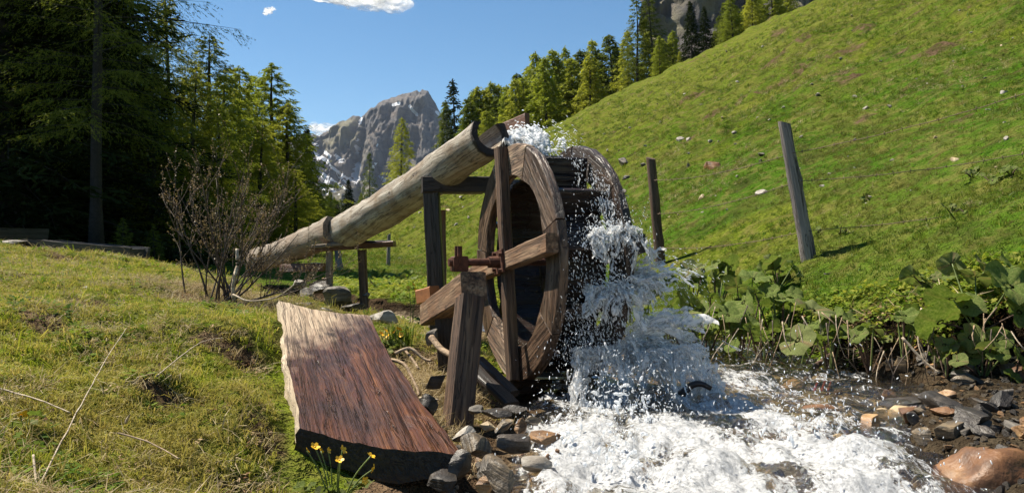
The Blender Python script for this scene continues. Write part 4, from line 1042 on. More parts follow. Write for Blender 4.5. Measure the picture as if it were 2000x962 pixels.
# trestle under the joint of the two logs
tr = empty("flume_trestle", (-1.2, 6.3, gz(-1.2, 6.3)), "low trestle of two posts and a split crossbar under the joint of the logs", "trestle")
beam("crossbar", P(613, 486, 6.32), P(770, 476, 6.28), .13, .045, W_RED, tr, seed=31, jit=.006)
beam("crossbar", P(612, 481, 6.26), P(672, 476, 6.25), .07, .03, W_GREY, tr, seed=32, jit=.006)
beam("crossbar", P(690, 472, 6.36), P(764, 474, 6.36), .08, .035, W_DARK, tr, seed=36, jit=.008)
beam("saddle_block", P(664, 468, 6.32), P(706, 464, 6.32), .10, .075, W_DARK, tr, seed=33, jit=.005)
for px, w_, pxb, mt in ((643, .05, 644, W_GREY), (707, .062, 714, W_POST)):
    q = P(px, 488, 6.3); b = P(pxb, 600, 6.3); b.z = gz(b.x, 6.3) - .06; beam("post", b, q, w_, w_, mt, tr, seed=px)
# dark footbridge beam in the gully behind
fb = beam("gully_beam", P(556, 523, 7.6), P(640, 521, 7.4), .14, .075, W_RED, None, seed=37, jit=.01); tag(fb, "dark squared beam lying across the gully behind the trestle", "beam")

# ---------------------------------------------------------------- the slab (half trunk) in the foreground
A0 = P(545, 587, 4.40); B0 = P(722, 613, 4.30); A1 = P(584, 838, 2.62); B1 = P(897, 884, 2.46)
def slab():
    ctr = (A0 + B0 + A1 + B1) / 4; d, y, z = frame((A1 + B1) / 2 - (A0 + B0) / 2)
    # local axes: X along the slab towards the camera, Y across to the right, Z up
    cross = ((A0 + A1) - (B0 + B1)) / 2; y = -(cross - d * cross.dot(d)).normalized(); z = d.cross(y)
    M = Matrix(((d.x, y.x, z.x), (d.y, y.y, z.y), (d.z, y.z, z.z))).to_4x4(); M.translation = ctr; Mi = M.inverted()
    a0, b0, a1, b1 = (Mi @ p for p in (A0, B0, A1, B1))
    n = 48; m = 26; rings = []
    for i in range(n + 1):
        t = i / n; l = a0.lerp(a1, t); r = b0.lerp(b1, t)
        # sides: the left is broken and pale, the right waney: pinched in the middle as seen
        l = l + Vector((0, .008 * mn.fractal(Vector((t * 7, 1, 0)), .6, 2, 4) + .006 * math.sin(t * 9), 0)); r = r - Vector((0, .030 * math.sin(t * math.pi * 1.15) * (1 - t * .5) + .010 * mn.fractal(Vector((t * 6, 8, 0)), .6, 2, 4), 0))
        ring = []
        for j in range(m + 1):                         # top, left to right
            s = j / m; p = l.lerp(r, s)
            p.z += -.020 * math.sin(math.pi * s) + .007 * mn.fractal(Vector((t * 2.2, s * 5, 3)), .6, 2, 4) + .0025 * mn.noise(Vector((t * 6, s * 46, 1))) - .03 * max(0, s - .8) ** 1.2 * 2
            if i in (0, n): p.x += .014 * mn.noise(Vector((s * 5, i, 2))) + .006 * mn.noise(Vector((s * 22, i, 2))) + (-.035 * (s - .5) ** 2 if i == n else 0)
            ring.append(p)
        th = .140 + .015 * mn.noise(Vector((t * 3, 4, 4)))
        rr = ring[-1].copy(); ll = ring[0].copy()
        for k, (fy, fz) in enumerate([(-.02, .08), (.01, .2), (.10, .36), (.30, .62)]):       # right side, rounding under
            ring.append(rr + Vector((0, -fy * .3, -th * .8 * fz)))
        for k in range(1, 6): ring.append((rr + Vector((0, -.13, -th * .62))).lerp(ll + Vector((0, .05, -th)), k / 6) + Vector((0, 0, -.012 * math.sin(k))))
        for k, (fy, fz) in enumerate([(-.04, 1.0), (.03, .86), (.055, .62), (.03, .36), (.045, .16)]):
            q = mn.fractal(Vector((t * 14, k * .8, 7)), .7, 2, 4); ring.append(ll + Vector((.01 * q, -fy * .30 - .014 * q, -th * fz + .008 * q)))
        rings.append(ring)
    v, f = loft(rings); me = sharp(mesh_np("wooden_slab", v, f), 45)
    # the split left flank is a different wood surface: bare pale splinters
    o = link("wooden_slab", me, W_SLAB, None, mtx=M)
    me.materials.append(W_STICK); me.materials.append(W_DARK)
    tot = len(rings[0])
    for p in me.polygons:
        js = [k % tot for k in p.vertices]
        if len(p.vertices) == 4 and (min(js) >= m + 10 or (max(js) == tot - 1 and min(js) == 0)): p.material_index = 1
    me.polygons[len(me.polygons) - 1].material_index = 2  # front end in dark wood: its shade is painted into the colour
    return tag(o, "thick half-trunk wooden slab sloping towards the viewer, wet red-brown with pale left edge", "slab")
slab()

# ---------------------------------------------------------------- fence
def stake(pb, pt, r0, r1, mat, label, name="fence_post", flat=1.0, seed=1):
    pb, pt = Vector(pb), Vector(pt); d = pt - pb; n = 16; rings = []
    for i in range(n + 1):
        t = i / n; x = (t - .5) * d.length; r = r0 + (r1 - r0) * t; ring = []
        for k in range(12):
            a = 2 * math.pi * k / 12; e = 1 + .08 * mn.fractal(Vector((x * 4, math.cos(a) + seed, math.sin(a))), .6, 2, 3)
            e *= 1 + .18 * math.exp(-((t - .62) / .03) ** 2) * max(0, math.cos(a - 1)) + .16 * math.exp(-((t - .24) / .03) ** 2) * max(0, math.cos(a + .4))
            ring.append((x + (.02 * math.cos(a * 1.0 + seed) if i == n else 0), r * e * math.cos(a), r * e * math.sin(a) * flat))
        rings.append(ring)
    v, f = loft(rings); me = sharp(mesh_np(name, v, f), 50)
    return tag(link(name, me, mat, None, mtx=along(pb, pt)), label, "fence post", None)
p2b = P(1586, 524, 6.1); p2b.z = min(p2b.z, gz(p2b.x, p2b.y)) - .06; p2t = P(1531, 240, 6.0)
p1b = P(1291, 514, 8.5); p1b.z = min(p1b.z, gz(p1b.x, p1b.y)) - .06; p1t = P(1271, 309, 8.5)
stake(p2b, p2t, .066, .048, W_FENCE, "silver-grey split fence post leaning left on the grassy slope", flat=.85, seed=2)
stake(p1b, p1t, .056, .050, W_BARK, "brown bark-covered round fence post just right of the wheel", seed=4)
for px, pyt, Y, lab, wd in ((760, 457, 17, "thin grey fence post far off on the meadow, right of the trestle", .045), (658, 480, 15, "grey leaning post behind the left trestle leg", .07)):
    t_ = P(px, pyt, Y); z0 = gz(t_.x, Y); stake((t_.x + (.06 if px < 700 else -.02), Y, z0 - .05), t_, wd, wd * .8, W_FENCE, lab, seed=px)
# the next post is just out of frame on the right
x3, y3 = 4.25, 5.0; z3 = gz(x3, y3)
stake((x3, y3, z3 - .1), (x3 - .05, y3, z3 + 1.0), .055, .045, W_FENCE, "grey fence post just beyond the right edge of the view", seed=9)
def wire(pts, label):
    pts = [Vector(p) for p in pts]; seg = []
    for a, b in zip(pts[:-1], pts[1:]):
        n = 40; sag = .02 * (b - a).length
        for i in range(n): 
            t = i / n; p = a.lerp(b, t); p.z -= sag * 4 * t * (1 - t) + .004 * mn.noise(Vector((t * 9, p.x, p.z))); seg.append(p)
    seg.append(pts[-1])
    parts = [tube(seg, .0026, 4)]; acc = 0; rg = random.Random(5)
    for a, b in zip(seg[:-1], seg[1:]):
        acc += (b - a).length
        if acc > .11:
            acc = 0; d, y, z = frame(b - a)
            for k in range(2):
                q = (y * rg.uniform(-1, 1) + z * rg.uniform(-1, 1)).normalized() * .017 + d * rg.uniform(-.006, .006); parts.append(tube([a - q, a + q], .0018, 3))
    v, f = merge(parts); return tag(link("barbed_wire", mesh_np("barbed_wire", v, f), M_WIRE), label, "barbed wire")
def on(pb, pt, t): return Vector(pb).lerp(Vector(pt), t) + Vector((0, -.045, 0))
for t2, q, t1, lab in ((.80, P(2010, 180, 5.2), .80, "top strand of barbed wire on the slope fence"), (.42 + .2, P(2010, 298, 5.2), .5, "middle strand of barbed wire on the slope fence"), (.30, P(2010, 394, 5.2), .2, "lowest strand of barbed wire on the slope fence")):
    wire([on(p1b, p1t, t1), on(p2b, p2t, t2), q, q + (q - on(p2b, p2t, t2)) * .2], lab)

# ---------------------------------------------------------------- log troughs by the wood
def animal_trough(p0, p1, h, wd, label, seed):
    p0, p1 = Vector(p0), Vector(p1); L = (p1 - p0).length; n = 20; rings = []
    o = empty("log_trough", (p0 + p1) / 2, label, "trough"); M = along(p0, p1); M.translation = Vector((0, 0, 0))
    for i in range(n + 1):
        t = i / n; x = (t - .5) * L; e = .012 * mn.noise(Vector((x * 3, seed, 0)))
        cut = .10 * (1 if i == 0 else 0); a, b, c = wd / 2, wd / 2 - .05, h
        rings.append([(x, -a, c + e), (x, -a * .9, c * .4), (x, -a * .6, 0), (x, a * .6, 0), (x, a * .9, c * .4), (x, a, c + e), (x, b, c + e), (x, b * .8, c * .45), (x, -b * .8, c * .45), (x, -b, c + e)])
    v, f = loft(rings); link("trough_shell", sharp(mesh_np("trough_shell", v, f), 40), W_TROUGH, o, mtx=M)
    for s in (-1, 1):
        me = beam_mesh("end_board", .05, wd * .84, h * .8, seed, jit=.003, n=3); k = link("end_board", me, W_TROUGH, o, mtx=M @ Matrix.Translation((s * (L / 2 - .07), 0, h * .52)))
    return o
a = P(62, 500, 11.2); b = P(272, 516, 10.8)
animal_trough((a.x, a.y, a.z - .03), (b.x, b.y, b.z - .04), .27, .42, "long low log trough on the meadow's edge before the dark wood", 3)
a = P(-40, 482, 11.6); b = P(70, 478, 12.6)
animal_trough((a.x, a.y, a.z - .02), (b.x, b.y, b.z - .05), .30, .5, "second log trough at the far left edge, set askew", 6)
# ---------------------------------------------------------------- stones
def rock_mesh(name, seed, sx, sy, sz, sub=3, cuts=9, rough=.10):
    rg = random.Random(seed); bm = bmesh.new(); bmesh.ops.create_icosphere(bm, subdivisions=sub, radius=1.0)
    pl = []
    for i in range(cuts if cuts < 6 else 8):
        d = Vector((rg.gauss(0, 1), rg.gauss(0, 1), rg.gauss(0, .8))).normalized(); pl.append((d, rg.uniform(.32, .66) if cuts > 5 else rg.uniform(.55, .84)))
        if cuts > 5: pl.append((-d, rg.uniform(.45, .8)))
    for v in bm.verts:
        c = v.co.copy()
        for d, q in pl:
            e = c.dot(d) - q
            if e > 0: c -= d * e * .97
        c *= 1 + (rough if cuts < 6 else .045) * mn.fractal(c * 1.7 + Vector((seed, 0, 0)), .7, 2.0, 4)
        v.co = Vector((c.x * sx, c.y * sy, c.z * sz))
    me = bpy.data.meshes.new(name); bm.to_mesh(me); bm.free()
    me.polygons.foreach_set("use_smooth", np.ones(len(me.polygons), dtype=bool)); return sharp(me, 24) if cuts > 5 else me
def stone(px, py, w_, h_, Y, mat, label, seed, name="stone", cuts=14, tilt=(0, 0, 0), deep=.8, group=None, sub=3):
    "a stone that covers about w_ x h_ photograph pixels, its centre at the pixel"
    c = P(px, py, Y); me = rock_mesh(name, seed, w_ / 2 / F * Y * 1.18, w_ / 2 / F * Y * deep * 1.15, h_ / 2 / F * Y * 1.2, sub, cuts)
    return tag(link(name, me, mat, None, loc=c, rot=tilt), label, "stone", group)
T = R
stone(932, 868, 84, 52, 2.62, ROCK_STRIPE, "striped flat slate slab propped beside the front corner of the wooden slab", 1, tilt=(T(38), T(8), T(-12)), deep=1.1)
stone(1006, 868, 82, 54, 2.62, ROCK_DARK, "dark blocky stone right of the striped slate", 2, tilt=(T(8), T(6), T(14)))
stone(970, 938, 128, 62, 2.36, ROCK_STRIPE, "big dark layered rock lowest in the pile at the water's edge", 3, tilt=(T(14), T(24), T(-18)))
stone(1063, 853, 88, 26, 2.70, ROCK_ORANGE, "long orange-brown layered stone pointing into the foam", 4, tilt=(0, T(4), T(6)))
stone(1019, 833, 32, 34, 2.78, ROCK_ORANGE, "small upright ochre stone behind the long orange one", 5)
stone(983, 832, 44, 24, 2.80, ROCK_STRIPE, "small tilted grey-brown stone in the middle of the left pile", 6, tilt=(0, T(-28), 0))
stone(953, 832, 34, 34, 2.84, ROCK_TAN, "small tan stone left of the tilted one in the pile", 7)
stone(908, 845, 76, 24, 2.78, ROCK_PALE, "flat pale stone under the foot of the stout post", 8, tilt=(T(10), T(-10), 0))
stone(968, 806, 92, 26, 3.05, ROCK_DARK, "dark wet flat stone behind the left pile", 9, tilt=(0, T(8), 0))
stone(932, 800, 50, 22, 3.15, ROCK_GREY, "grey stone close to the stout post's right side", 10)
stone(944, 950, 40, 60, 2.25, ROCK_ORANGE, "small brown stone under the corner of the wooden slab", 11)
stone(1042, 906, 64, 26, 2.50, ROCK_PALE, "pale smooth stone half under the foam's edge", 12, cuts=4)
stone(1070, 892, 16, 15, 2.58, ROCK_RUST, "pebble at the tip of the orange stone", 13, sub=2)
stone(1088, 880, 14, 14, 2.6, ROCK_RUST, "reddish pebble in the foam by the orange stone", 14, sub=2)
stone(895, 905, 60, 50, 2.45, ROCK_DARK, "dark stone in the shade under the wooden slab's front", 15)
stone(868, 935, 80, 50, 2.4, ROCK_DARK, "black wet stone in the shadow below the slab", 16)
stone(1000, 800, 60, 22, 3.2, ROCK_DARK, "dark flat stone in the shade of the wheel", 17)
stone(1040, 820, 40, 18, 3.0, ROCK_STRIPE, "thin brown stone at the foot of the wheel's shadow", 18)
rg = random.Random(11); G3 = "small stones in the pile left of the foam"
for i in range(34):
    x = rg.uniform(-.32, .12); y = rg.uniform(2.3, 3.4); s = rg.uniform(.012, .034); z = gz(x, y)
    me = rock_mesh("pebble", 200 + i % 9, s * 1.3, s, s * .7, 3, 13)
    tag(link("pebble", me, rg.choice([ROCK_DARK, ROCK_GREY, ROCK_STRIPE, ROCK_ORANGE, ROCK_TAN]), None, loc=(x, y, z + s * .3), rot=(rg.uniform(-.4, .4), rg.uniform(-.4, .4), rg.uniform(0, 6))), "small broken stone in the pile between slab and foam", "stone", G3)
# right shore
stone(1932, 945, 172, 140, 2.45, ROCK_RUST, "large rusty orange boulder in the bottom right corner", 21, "boulder", cuts=5, deep=.9, sub=4)
stone(1776, 811, 64, 44, 3.35, ROCK_TAN, "rounded pale yellow stone on the right shore", 22, cuts=3)
stone(1723, 808, 28, 20, 3.4, ROCK_TAN, "small yellowish stone left of the rounded pale one", 23, cuts=4)
stone(1826, 813, 38, 36, 3.35, ROCK_RUST, "brown lump of stone right of the rounded pale one", 24)
stone(1766, 786, 124, 26, 3.55, ROCK_DARK, "long black wet stone behind the rounded pale one", 25, tilt=(0, T(3), 0))
stone(1988, 842, 90, 84, 3.0, ROCK_DARK, "big dark brown rock at the right edge above the boulder", 26, tilt=(0, T(-30), 0))
stone(1915, 834, 58, 44, 3.15, ROCK_ORANGE, "ochre stone between the dark rock and the grey plate", 27)
stone(1886, 816, 44, 24, 3.3, ROCK_PALE, "tilted light grey plate of stone on the right shore", 28, tilt=(0, T(-18), 0))
stone(1810, 850, 66, 28, 3.05, ROCK_RUST, "low wet brown stone in front of the rounded pale one", 29)
stone(1852, 878, 78, 50, 2.85, ROCK_STRIPE, "wet layered brown stone where the foam laps the right shore", 30)
stone(1858, 820, 36, 34, 3.3, ROCK_DARK, "dark stone between the brown lump and the grey plate", 31)
stone(1940, 818, 60, 26, 3.35, ROCK_GREY, "grey flat stone left of the dark rock on the right shore", 32)
stone(1980, 872, 40, 24, 2.75, ROCK_PALE, "pale small stone resting behind the big boulder", 33)
stone(1700, 830, 64, 60, 3.1, ROCK_ORANGE, "submerged ochre rock under running water", 34)
stone(1500, 748, 60, 34, 4.3, ROCK_DARK, "dark rounded rock under the far bank with water slipping over", 35)
stone(1545, 752, 50, 26, 4.2, ROCK_ORANGE, "yellow mossy stone at the foot of the bank", 36)
stone(1420, 735, 70, 40, 4.5, ROCK_GREY, "grey rock below the bank, water pouring over it", 37)
stone(1640, 858, 44, 26, 2.9, ROCK_TAN, "yellow stone showing through the stream", 38)
stone(1560, 866, 30, 20, 2.75, ROCK_ORANGE, "small yellow stone breaking through the foam", 39)
stone(1600, 800, 80, 30, 3.4, ROCK_RUST, "brown flat stone under the shallow running water", 40)
G4 = "stones heaped along the right shore"; n4 = 0
for i in range(420):
    x = rg.uniform(1.3, 2.5); y = rg.uniform(2.4, 4.2); s = .024 + .055 * rg.random() ** 2
    if n4 > 105: break
    if x < 1.30 + (y - 2.5) * .22 or y > 5.2 - (x - 1.3) * 1.345: continue
    n4 += 1; z = gz(x, y); me = rock_mesh("stone", 300 + i % 9, s * 1.3, s, s * .75, 3, 7)
    tag(link("stone", me, rg.choice([ROCK_DARK, ROCK_GREY, ROCK_STRIPE, ROCK_RUST, ROCK_DARK, ROCK_DARK, ROCK_ORANGE]), None, loc=(x, y, z + s * .3), rot=(rg.uniform(-.4, .4), rg.uniform(-.4, .4), rg.uniform(0, 6))), "small wet stone among the heap on the right shore", "stone", G4)
# the shingle between them: too many and too small to count
for j, mt in enumerate((ROCK_DARK, ROCK_STRIPE, ROCK_ORANGE)):
    pm = rock_mesh("pebble_form", 500 + j, 1.2, 1.0, .7, 2, 7); pm.materials.append(mt); n = (900, 700, 260)[j]
    X = rs.uniform(1.0, 2.7, n); Y = rs.uniform(2.2, 4.6, n); q = terr(X, Y, True); m = (bankline(X, Y) < .02) & (q[1] > -.25); X, Y, Z = X[m], Y[m], q[0][m]; n = len(X); sz = .007 + .017 * rs.rand(n) ** 2
    scatter("shingle", bpy.data.objects.new("pebble_form", pm), np.stack([X, Y, Z + sz * .3], 1), rs.uniform(-.5, .5, (n, 3)) + np.stack([0 * X, 0 * X, rs.uniform(0, 6, n)], 1), np.stack([sz] * 3, 1))
# heap of rocks in the gully behind the slab
for px, py, w_, h_, Y, mt, lab in [(622, 560, 48, 34, 6.3, ROCK_DARK, "dark rock in the gully heap behind the slab"), (660, 582, 70, 44, 5.9, ROCK_GREY, "biggest grey rock between the trestle posts"), (586, 556, 40, 20, 6.4, ROCK_PALE, "flat pale plate of rock left of the trestle"),
    (600, 575, 46, 24, 6.1, ROCK_GREY, "grey rock below the pale plate"), (592, 596, 60, 18, 5.6, ROCK_GREY, "low grey rock just above the slab's far end"), (690, 600, 40, 24, 5.7, ROCK_DARK, "dark rock at the foot of the right trestle post"), (640, 548, 34, 20, 6.6, ROCK_RUST, "rusty stone on the gully heap by the left trestle post"),
    (742, 622, 74, 40, 5.0, ROCK_PALE, "large smooth pale rock right of the slab's far corner"), (168, 568, 30, 20, 4.6, ROCK_GREY, "grey stone alone in the left meadow"), (108, 608, 60, 20, 3.6, ROCK_DARK, "flat dark stone sunk in the turf at left"), (860, 610, 40, 30, 4.5, ROCK_DARK, "dark rock under the sloping beam"), (845, 660, 46, 36, 4.1, ROCK_GREY, "grey rock under the beam beside the stout post"),
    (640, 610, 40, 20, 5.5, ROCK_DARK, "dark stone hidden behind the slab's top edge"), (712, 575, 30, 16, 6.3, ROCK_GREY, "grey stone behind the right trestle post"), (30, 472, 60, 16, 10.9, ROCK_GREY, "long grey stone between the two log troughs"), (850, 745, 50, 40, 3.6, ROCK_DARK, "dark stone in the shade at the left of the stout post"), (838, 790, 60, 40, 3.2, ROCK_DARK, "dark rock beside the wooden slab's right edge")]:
    stone(px, py, w_, h_, Y, mt, lab, px + py, deep=.9)
# stones scattered over the pasture
G5 = "pale stones strewn over the pasture"
HS = [(1419, 101, 8, 0), (1489, 93, 9, 0), (1642, 115, 9, 0), (1750, 67, 7, 0), (1664, 32, 8, 0), (1897, 64, 6, 0), (1978, 75, 6, 0), (1861, 121, 8, 0), (1960, 181, 17, "white stone at the upper right by the top strand of wire"), (1965, 273, 19, "rounded white stone at the right edge above the middle wire"),
      (1864, 313, 23, "tan stone just above the middle strand of wire"), (1597, 186, 15, 0), (1670, 190, 18, 0), (1739, 209, 13, 0), (1690, 213, 17, 0), (1827, 270, 12, 0), (1670, 275, 13, 0), (1657, 307, 7, 0), (1585, 165, 10, 0), (1337, 185, 9, 0), (1405, 194, 7, 0),
      (1220, 320, 34, "flat grey rock on the slope right of the wheel's top"), (1257, 323, 18, "grey rock beside the top of the bark-covered post"), (1345, 324, 15, 0), (1390, 327, 40, "large brown rock between the two fence posts"), (1489, 303, 20, "pale grey rock left of the silver post"), (1485, 314, 14, 0), (1370, 387, 19, 0), (1487, 379, 24, "flat whitish stone left of the silver post's middle"),
      (1223, 350, 20, "dark rock on the slope close right of the wheel"), (1217, 378, 28, "pale grey rock half hidden right of the wheel"), (1330, 275, 22, 0), (1345, 273, 16, 0), (1387, 277, 14, 0), (1435, 260, 15, 0), (1502, 235, 11, 0), (1480, 230, 9, 0), (1500, 256, 8, 0), (1605, 364, 13, 0), (1742, 314, 12, 0), (1895, 64, 6, 0),
      (1565, 268, 9, 0), (1290, 240, 8, 0), (1345, 300, 9, 0), (1230, 250, 7, 0), (1180, 262, 7, 0), (1260, 285, 8, 0), (1410, 230, 8, 0), (1530, 210, 9, 0), (1790, 155, 8, 0), (1720, 120, 8, 0), (1590, 90, 7, 0), (1930, 215, 12, 0), (1880, 170, 8, 0), (1510, 150, 7, 0), (1440, 160, 7, 0), (1370, 205, 8, 0),
      (700, 395, 8, 0), (745, 440, 14, 0), (790, 405, 9, 0), (820, 415, 11, 0), (876, 412, 16, 0), (905, 405, 10, 0), (768, 430, 26, "pale rock behind the thin far fence post"), (900, 385, 10, 0), (730, 460, 10, 0), (800, 480, 9, 0), (835, 500, 9, 0), (780, 505, 10, 0), (890, 440, 12, 0), (915, 425, 9, 0), (810, 445, 10, 0), (1560, 330, 8, 0), (1620, 340, 9, 0), (1700, 385, 10, 0), (1440, 345, 10, 0), (1420, 410, 9, 0), (1325, 420, 9, 0)]
rg = random.Random(5)
for i in range(34):
    px = rg.uniform(1130, 1995); lo = 481 - (.49 * (px - 1000) / F + .11) * F + 12; HS.append((px, rg.uniform(max(5, lo), 440), rg.uniform(4.5, 9), 0))
for i, (px, py, s, lab) in enumerate(HS):
    q = ray(px, py)
    if q is None: continue
    r = s / 2 / F * q.y * 1.15; me = rock_mesh("stone", 400 + i % 14, r, r * rg.uniform(.7, 1), r * rg.uniform(.45, .8), 2, 7)
    mt = ROCK_TAN if lab and "tan" in lab else ROCK_DARK if lab and "dark" in lab else ROCK_RUST if lab and "brown" in lab else ROCK_GREY if lab and "grey" in lab else rg.choice([ROCK_PALE, ROCK_PALE, ROCK_PALE, ROCK_TAN, ROCK_GREY])
    tag(link("stone", me, mt, None, loc=q + Vector((0, 0, r * .12)), rot=(rg.uniform(-.3, .3), rg.uniform(-.3, .3), rg.uniform(0, 6))), lab or "small pale stone lying in the pasture grass", "stone", None if lab else G5)

# ---------------------------------------------------------------- leafless shrub
def shrub():
    q = ray(440, 590); base = Vector(q); o = empty("shrub", base, "leafless brown shrub of many thin twigs on the left bank", "shrub"); rg = random.Random(8); lv = []; lf = []
    def grow(p, d, L, r, depth, parts):
        n = 7; pts = [p.copy()]; dd = d.copy()
        for i in range(n):
            dd = (dd + Vector((rg.gauss(0, .09), rg.gauss(0, .09), rg.gauss(0, .06) + .035)) ).normalized(); pts.append(pts[-1] + dd * L / n)
        parts.append(tube(pts, [r * (1 - .75 * i / n) for i in range(n + 1)], 5 if depth == 0 else 3))
        if depth < 2:
            for k in range(rg.randint(6, 9) if depth == 0 else rg.randint(3, 5)):
                t = rg.uniform(.3, .98); i = min(n - 1, int(t * n)); b = pts[i].lerp(pts[i + 1], t * n - i); sd_ = Vector((rg.gauss(0, 1), rg.gauss(0, 1), rg.gauss(0, .5))); nd = (dd * .9 + sd_ * .42 + Vector((0, 0, .25))).normalized()
                grow(b, nd, L * rg.uniform(.22, .48), max(.0013, r * .42), depth + 1, parts)
        if depth >= 1:
            for k in range(7 if depth == 2 else 5):
                t = rg.uniform(.3, 1); i = min(n - 1, int(t * n)); b = pts[i].lerp(pts[i + 1], t * n - i); a = Vector((rg.gauss(0, 1), rg.gauss(0, 1), rg.gauss(0, 1))).normalized(); s = rg.uniform(.006, .014); c = a.cross(Vector((rg.gauss(0, 1), rg.gauss(0, 1), 1))).normalized(); k0 = len(lv)
                lv.extend([b, b + a * s * .5 + c * s * .35, b + a * s, b + a * s * .5 - c * s * .35]); lf.append((k0, k0 + 1, k0 + 2, k0 + 3))
    for i in range(23):
        az = i * 2.4; spr = rg.uniform(.15, .85); d = Vector((math.cos(az) * spr + .10, math.sin(az) * spr * .7, 1 - .35 * spr)).normalized(); parts = []
        if i % 6 == 5: d = Vector((abs(d.x) + .5, d.y * .5 - .1, .22)).normalized()
        grow(Vector((rg.gauss(0, .07), rg.gauss(0, .07), -.04)), d, rg.uniform(.6, .95), rg.uniform(.0045, .009), 0, parts)
        v, f = merge(parts); link("stem", mesh_np("stem", v, f), W_TWIG, o)
    tag(link("buds", mesh_np("buds", lv, lf, False), M_BUSHLEAF, o), kind="stuff")
    return base
SB = shrub()
st = P(458, 588, 4.7); tp_ = P(463, 486, 4.75)
def stick(name, pts, r0, r1, mat, label, cat="stick", group=None, m=6):
    n = len(pts); v, f = tube([Vector(p) for p in pts], [r0 + (r1 - r0) * i / (n - 1) for i in range(n)], m); return tag(link(name, mesh_np(name, v, f), mat), label, cat, group)
def curve(pts, n=14, j=.0, seed=0):
    "Catmull-Rom through the points"
    pts = [Vector(p) for p in pts]; q = [pts[0]] + pts + [pts[-1]]; out = []
    for i in range(1, len(q) - 2):
        for k in range(n):
            t = k / n; a, b, c, d = q[i - 1], q[i], q[i + 1], q[i + 2]
            p = .5 * ((2 * b) + (c - a) * t + (2 * a - 5 * b + 4 * c - d) * t * t + (3 * b - a - 3 * c + d) * t ** 3); out.append(p + mn.noise_vector(p * 20 + Vector((seed, 0, 0))) * j)
    return out + [pts[-1]]
stick("dead_branch", curve([st, P(455, 560, 4.7), P(463, 520, 4.72), tp_], 6, .004), .013, .010, W_STICK, "bleached white broken stick standing in the shrub")
stick("dead_branch", curve([P(455, 575, 4.66), P(490, 588, 4.6), P(540, 580, 4.6), P(575, 555, 4.6)], 6, .004), .006, .003, W_STICK, "pale bent twig arching low to the right out of the shrub")
# ---------------------------------------------------------------- driftwood, roots and stalks
stick("drift_branch", curve([P(1304, 792, 3.55), P(1335, 765, 3.55), P(1358, 748, 3.55), P(1388, 758, 3.55)], 6, .004), .020, .012, W_WET, "dark bent branch sticking out of the foaming water right of the wheel", "branch")
stick("root", curve([P(772, 690, 3.75), P(800, 680, 3.75), P(828, 700, 3.72), P(842, 704, 3.7)], 6, .003), .009, .006, W_ROOT, "pale arched root in the straw beside the slab", "root")
stick("root", curve([P(758, 700, 3.7), P(790, 712, 3.65), P(812, 752, 3.55), P(818, 772, 3.5)], 6, .003), .009, .006, W_ROOT, "long pale root running down along the slab's right edge", "root")
stick("root", curve([P(790, 682, 3.8), P(806, 700, 3.72), P(818, 720, 3.66)], 6, .003), .007, .005, W_ROOT, "short pale root above the long one", "root")
stick("broken_stake", curve([P(842, 658, 3.9), P(862, 682, 3.82), P(882, 694, 3.75)], 6, .003), .017, .014, W_ROOT, "splintered pale stake end lying left of the stout post", "stick")
stick("root", curve([P(820, 776, 3.45), P(856, 780, 3.4)], 6, .002), .006, .005, W_STICK, "thin straight pale stalk at the foot of the straw", "root")
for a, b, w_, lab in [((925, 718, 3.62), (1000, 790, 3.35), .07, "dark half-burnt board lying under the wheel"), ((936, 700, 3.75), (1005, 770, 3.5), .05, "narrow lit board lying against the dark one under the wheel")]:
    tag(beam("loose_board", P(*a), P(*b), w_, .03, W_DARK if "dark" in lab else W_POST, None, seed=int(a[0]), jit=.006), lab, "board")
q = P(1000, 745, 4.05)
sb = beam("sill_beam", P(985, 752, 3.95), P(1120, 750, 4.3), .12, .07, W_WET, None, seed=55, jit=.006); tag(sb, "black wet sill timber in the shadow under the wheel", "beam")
stick("grass_stalk", curve([P(72, 955, 1.75), P(150, 805, 2.2), P(205, 705, 2.7), P(247, 640, 3.1)], 8, .003), .0024, .0012, W_STICK, "longest dry straw stalk slanting across the left meadow", "straw")
stick("grass_stalk", curve([P(-10, 756, 2.3), P(70, 778, 2.25), P(137, 805, 2.2)], 8, .002), .0025, .0018, W_STICK, "dry stalk at the left edge ending by the longest one", "straw")
stick("grass_stalk", curve([P(305, 735, 2.6), P(360, 690, 2.8), P(400, 665, 3.0), P(435, 660, 3.05)], 8, .002), .0022, .0014, W_STICK, "thin dry stalk over the grassy hump", "straw")
stick("grass_stalk", curve([P(65, 888, 1.85), P(69, 930, 1.8), P(72, 960, 1.76)], 8, .001), .003, .0026, W_STICK, "short white stalk end at the bottom left", "straw")
stick("grass_stalk", curve([P(375, 630, 3.6), P(430, 633, 3.6), P(470, 645, 3.5)], 8, .002), .0025, .0014, W_STICK, "arching pale stalk in the upper left meadow", "straw")
stick("grass_stalk", curve([P(230, 845, 2.1), P(290, 862, 2.1), P(350, 895, 2.05)], 8, .002), .0025, .0016, W_ROOT, "brownish stalk lying low in the left foreground", "straw")
me = rock_mesh("bark_chip", 77, .008, .010, .024, 2, 8); tag(link("bark_chip", me, W_STICK, None, loc=P(250, 816, 2.28), rot=(.2, .3, .4)), "white chip of bark standing in the left meadow grass", "chip")
stick("grass_stalk", curve([P(1612, 528, 5.9), P(1660, 512, 5.8), P(1720, 513, 5.7), P(1790, 517, 5.6)], 8, .01), .009, .004, W_FENCE, "grey dead branch in the grass right of the silver post", "branch")
stick("dead_branch", curve([P(1610, 534, 5.6), P(1680, 532, 5.6)], 8, .01), .005, .003, W_FENCE, "thin grey twig in the grass below the silver post", "branch")
G6 = "dry stalks hanging over the undercut bank"
rg = random.Random(21)
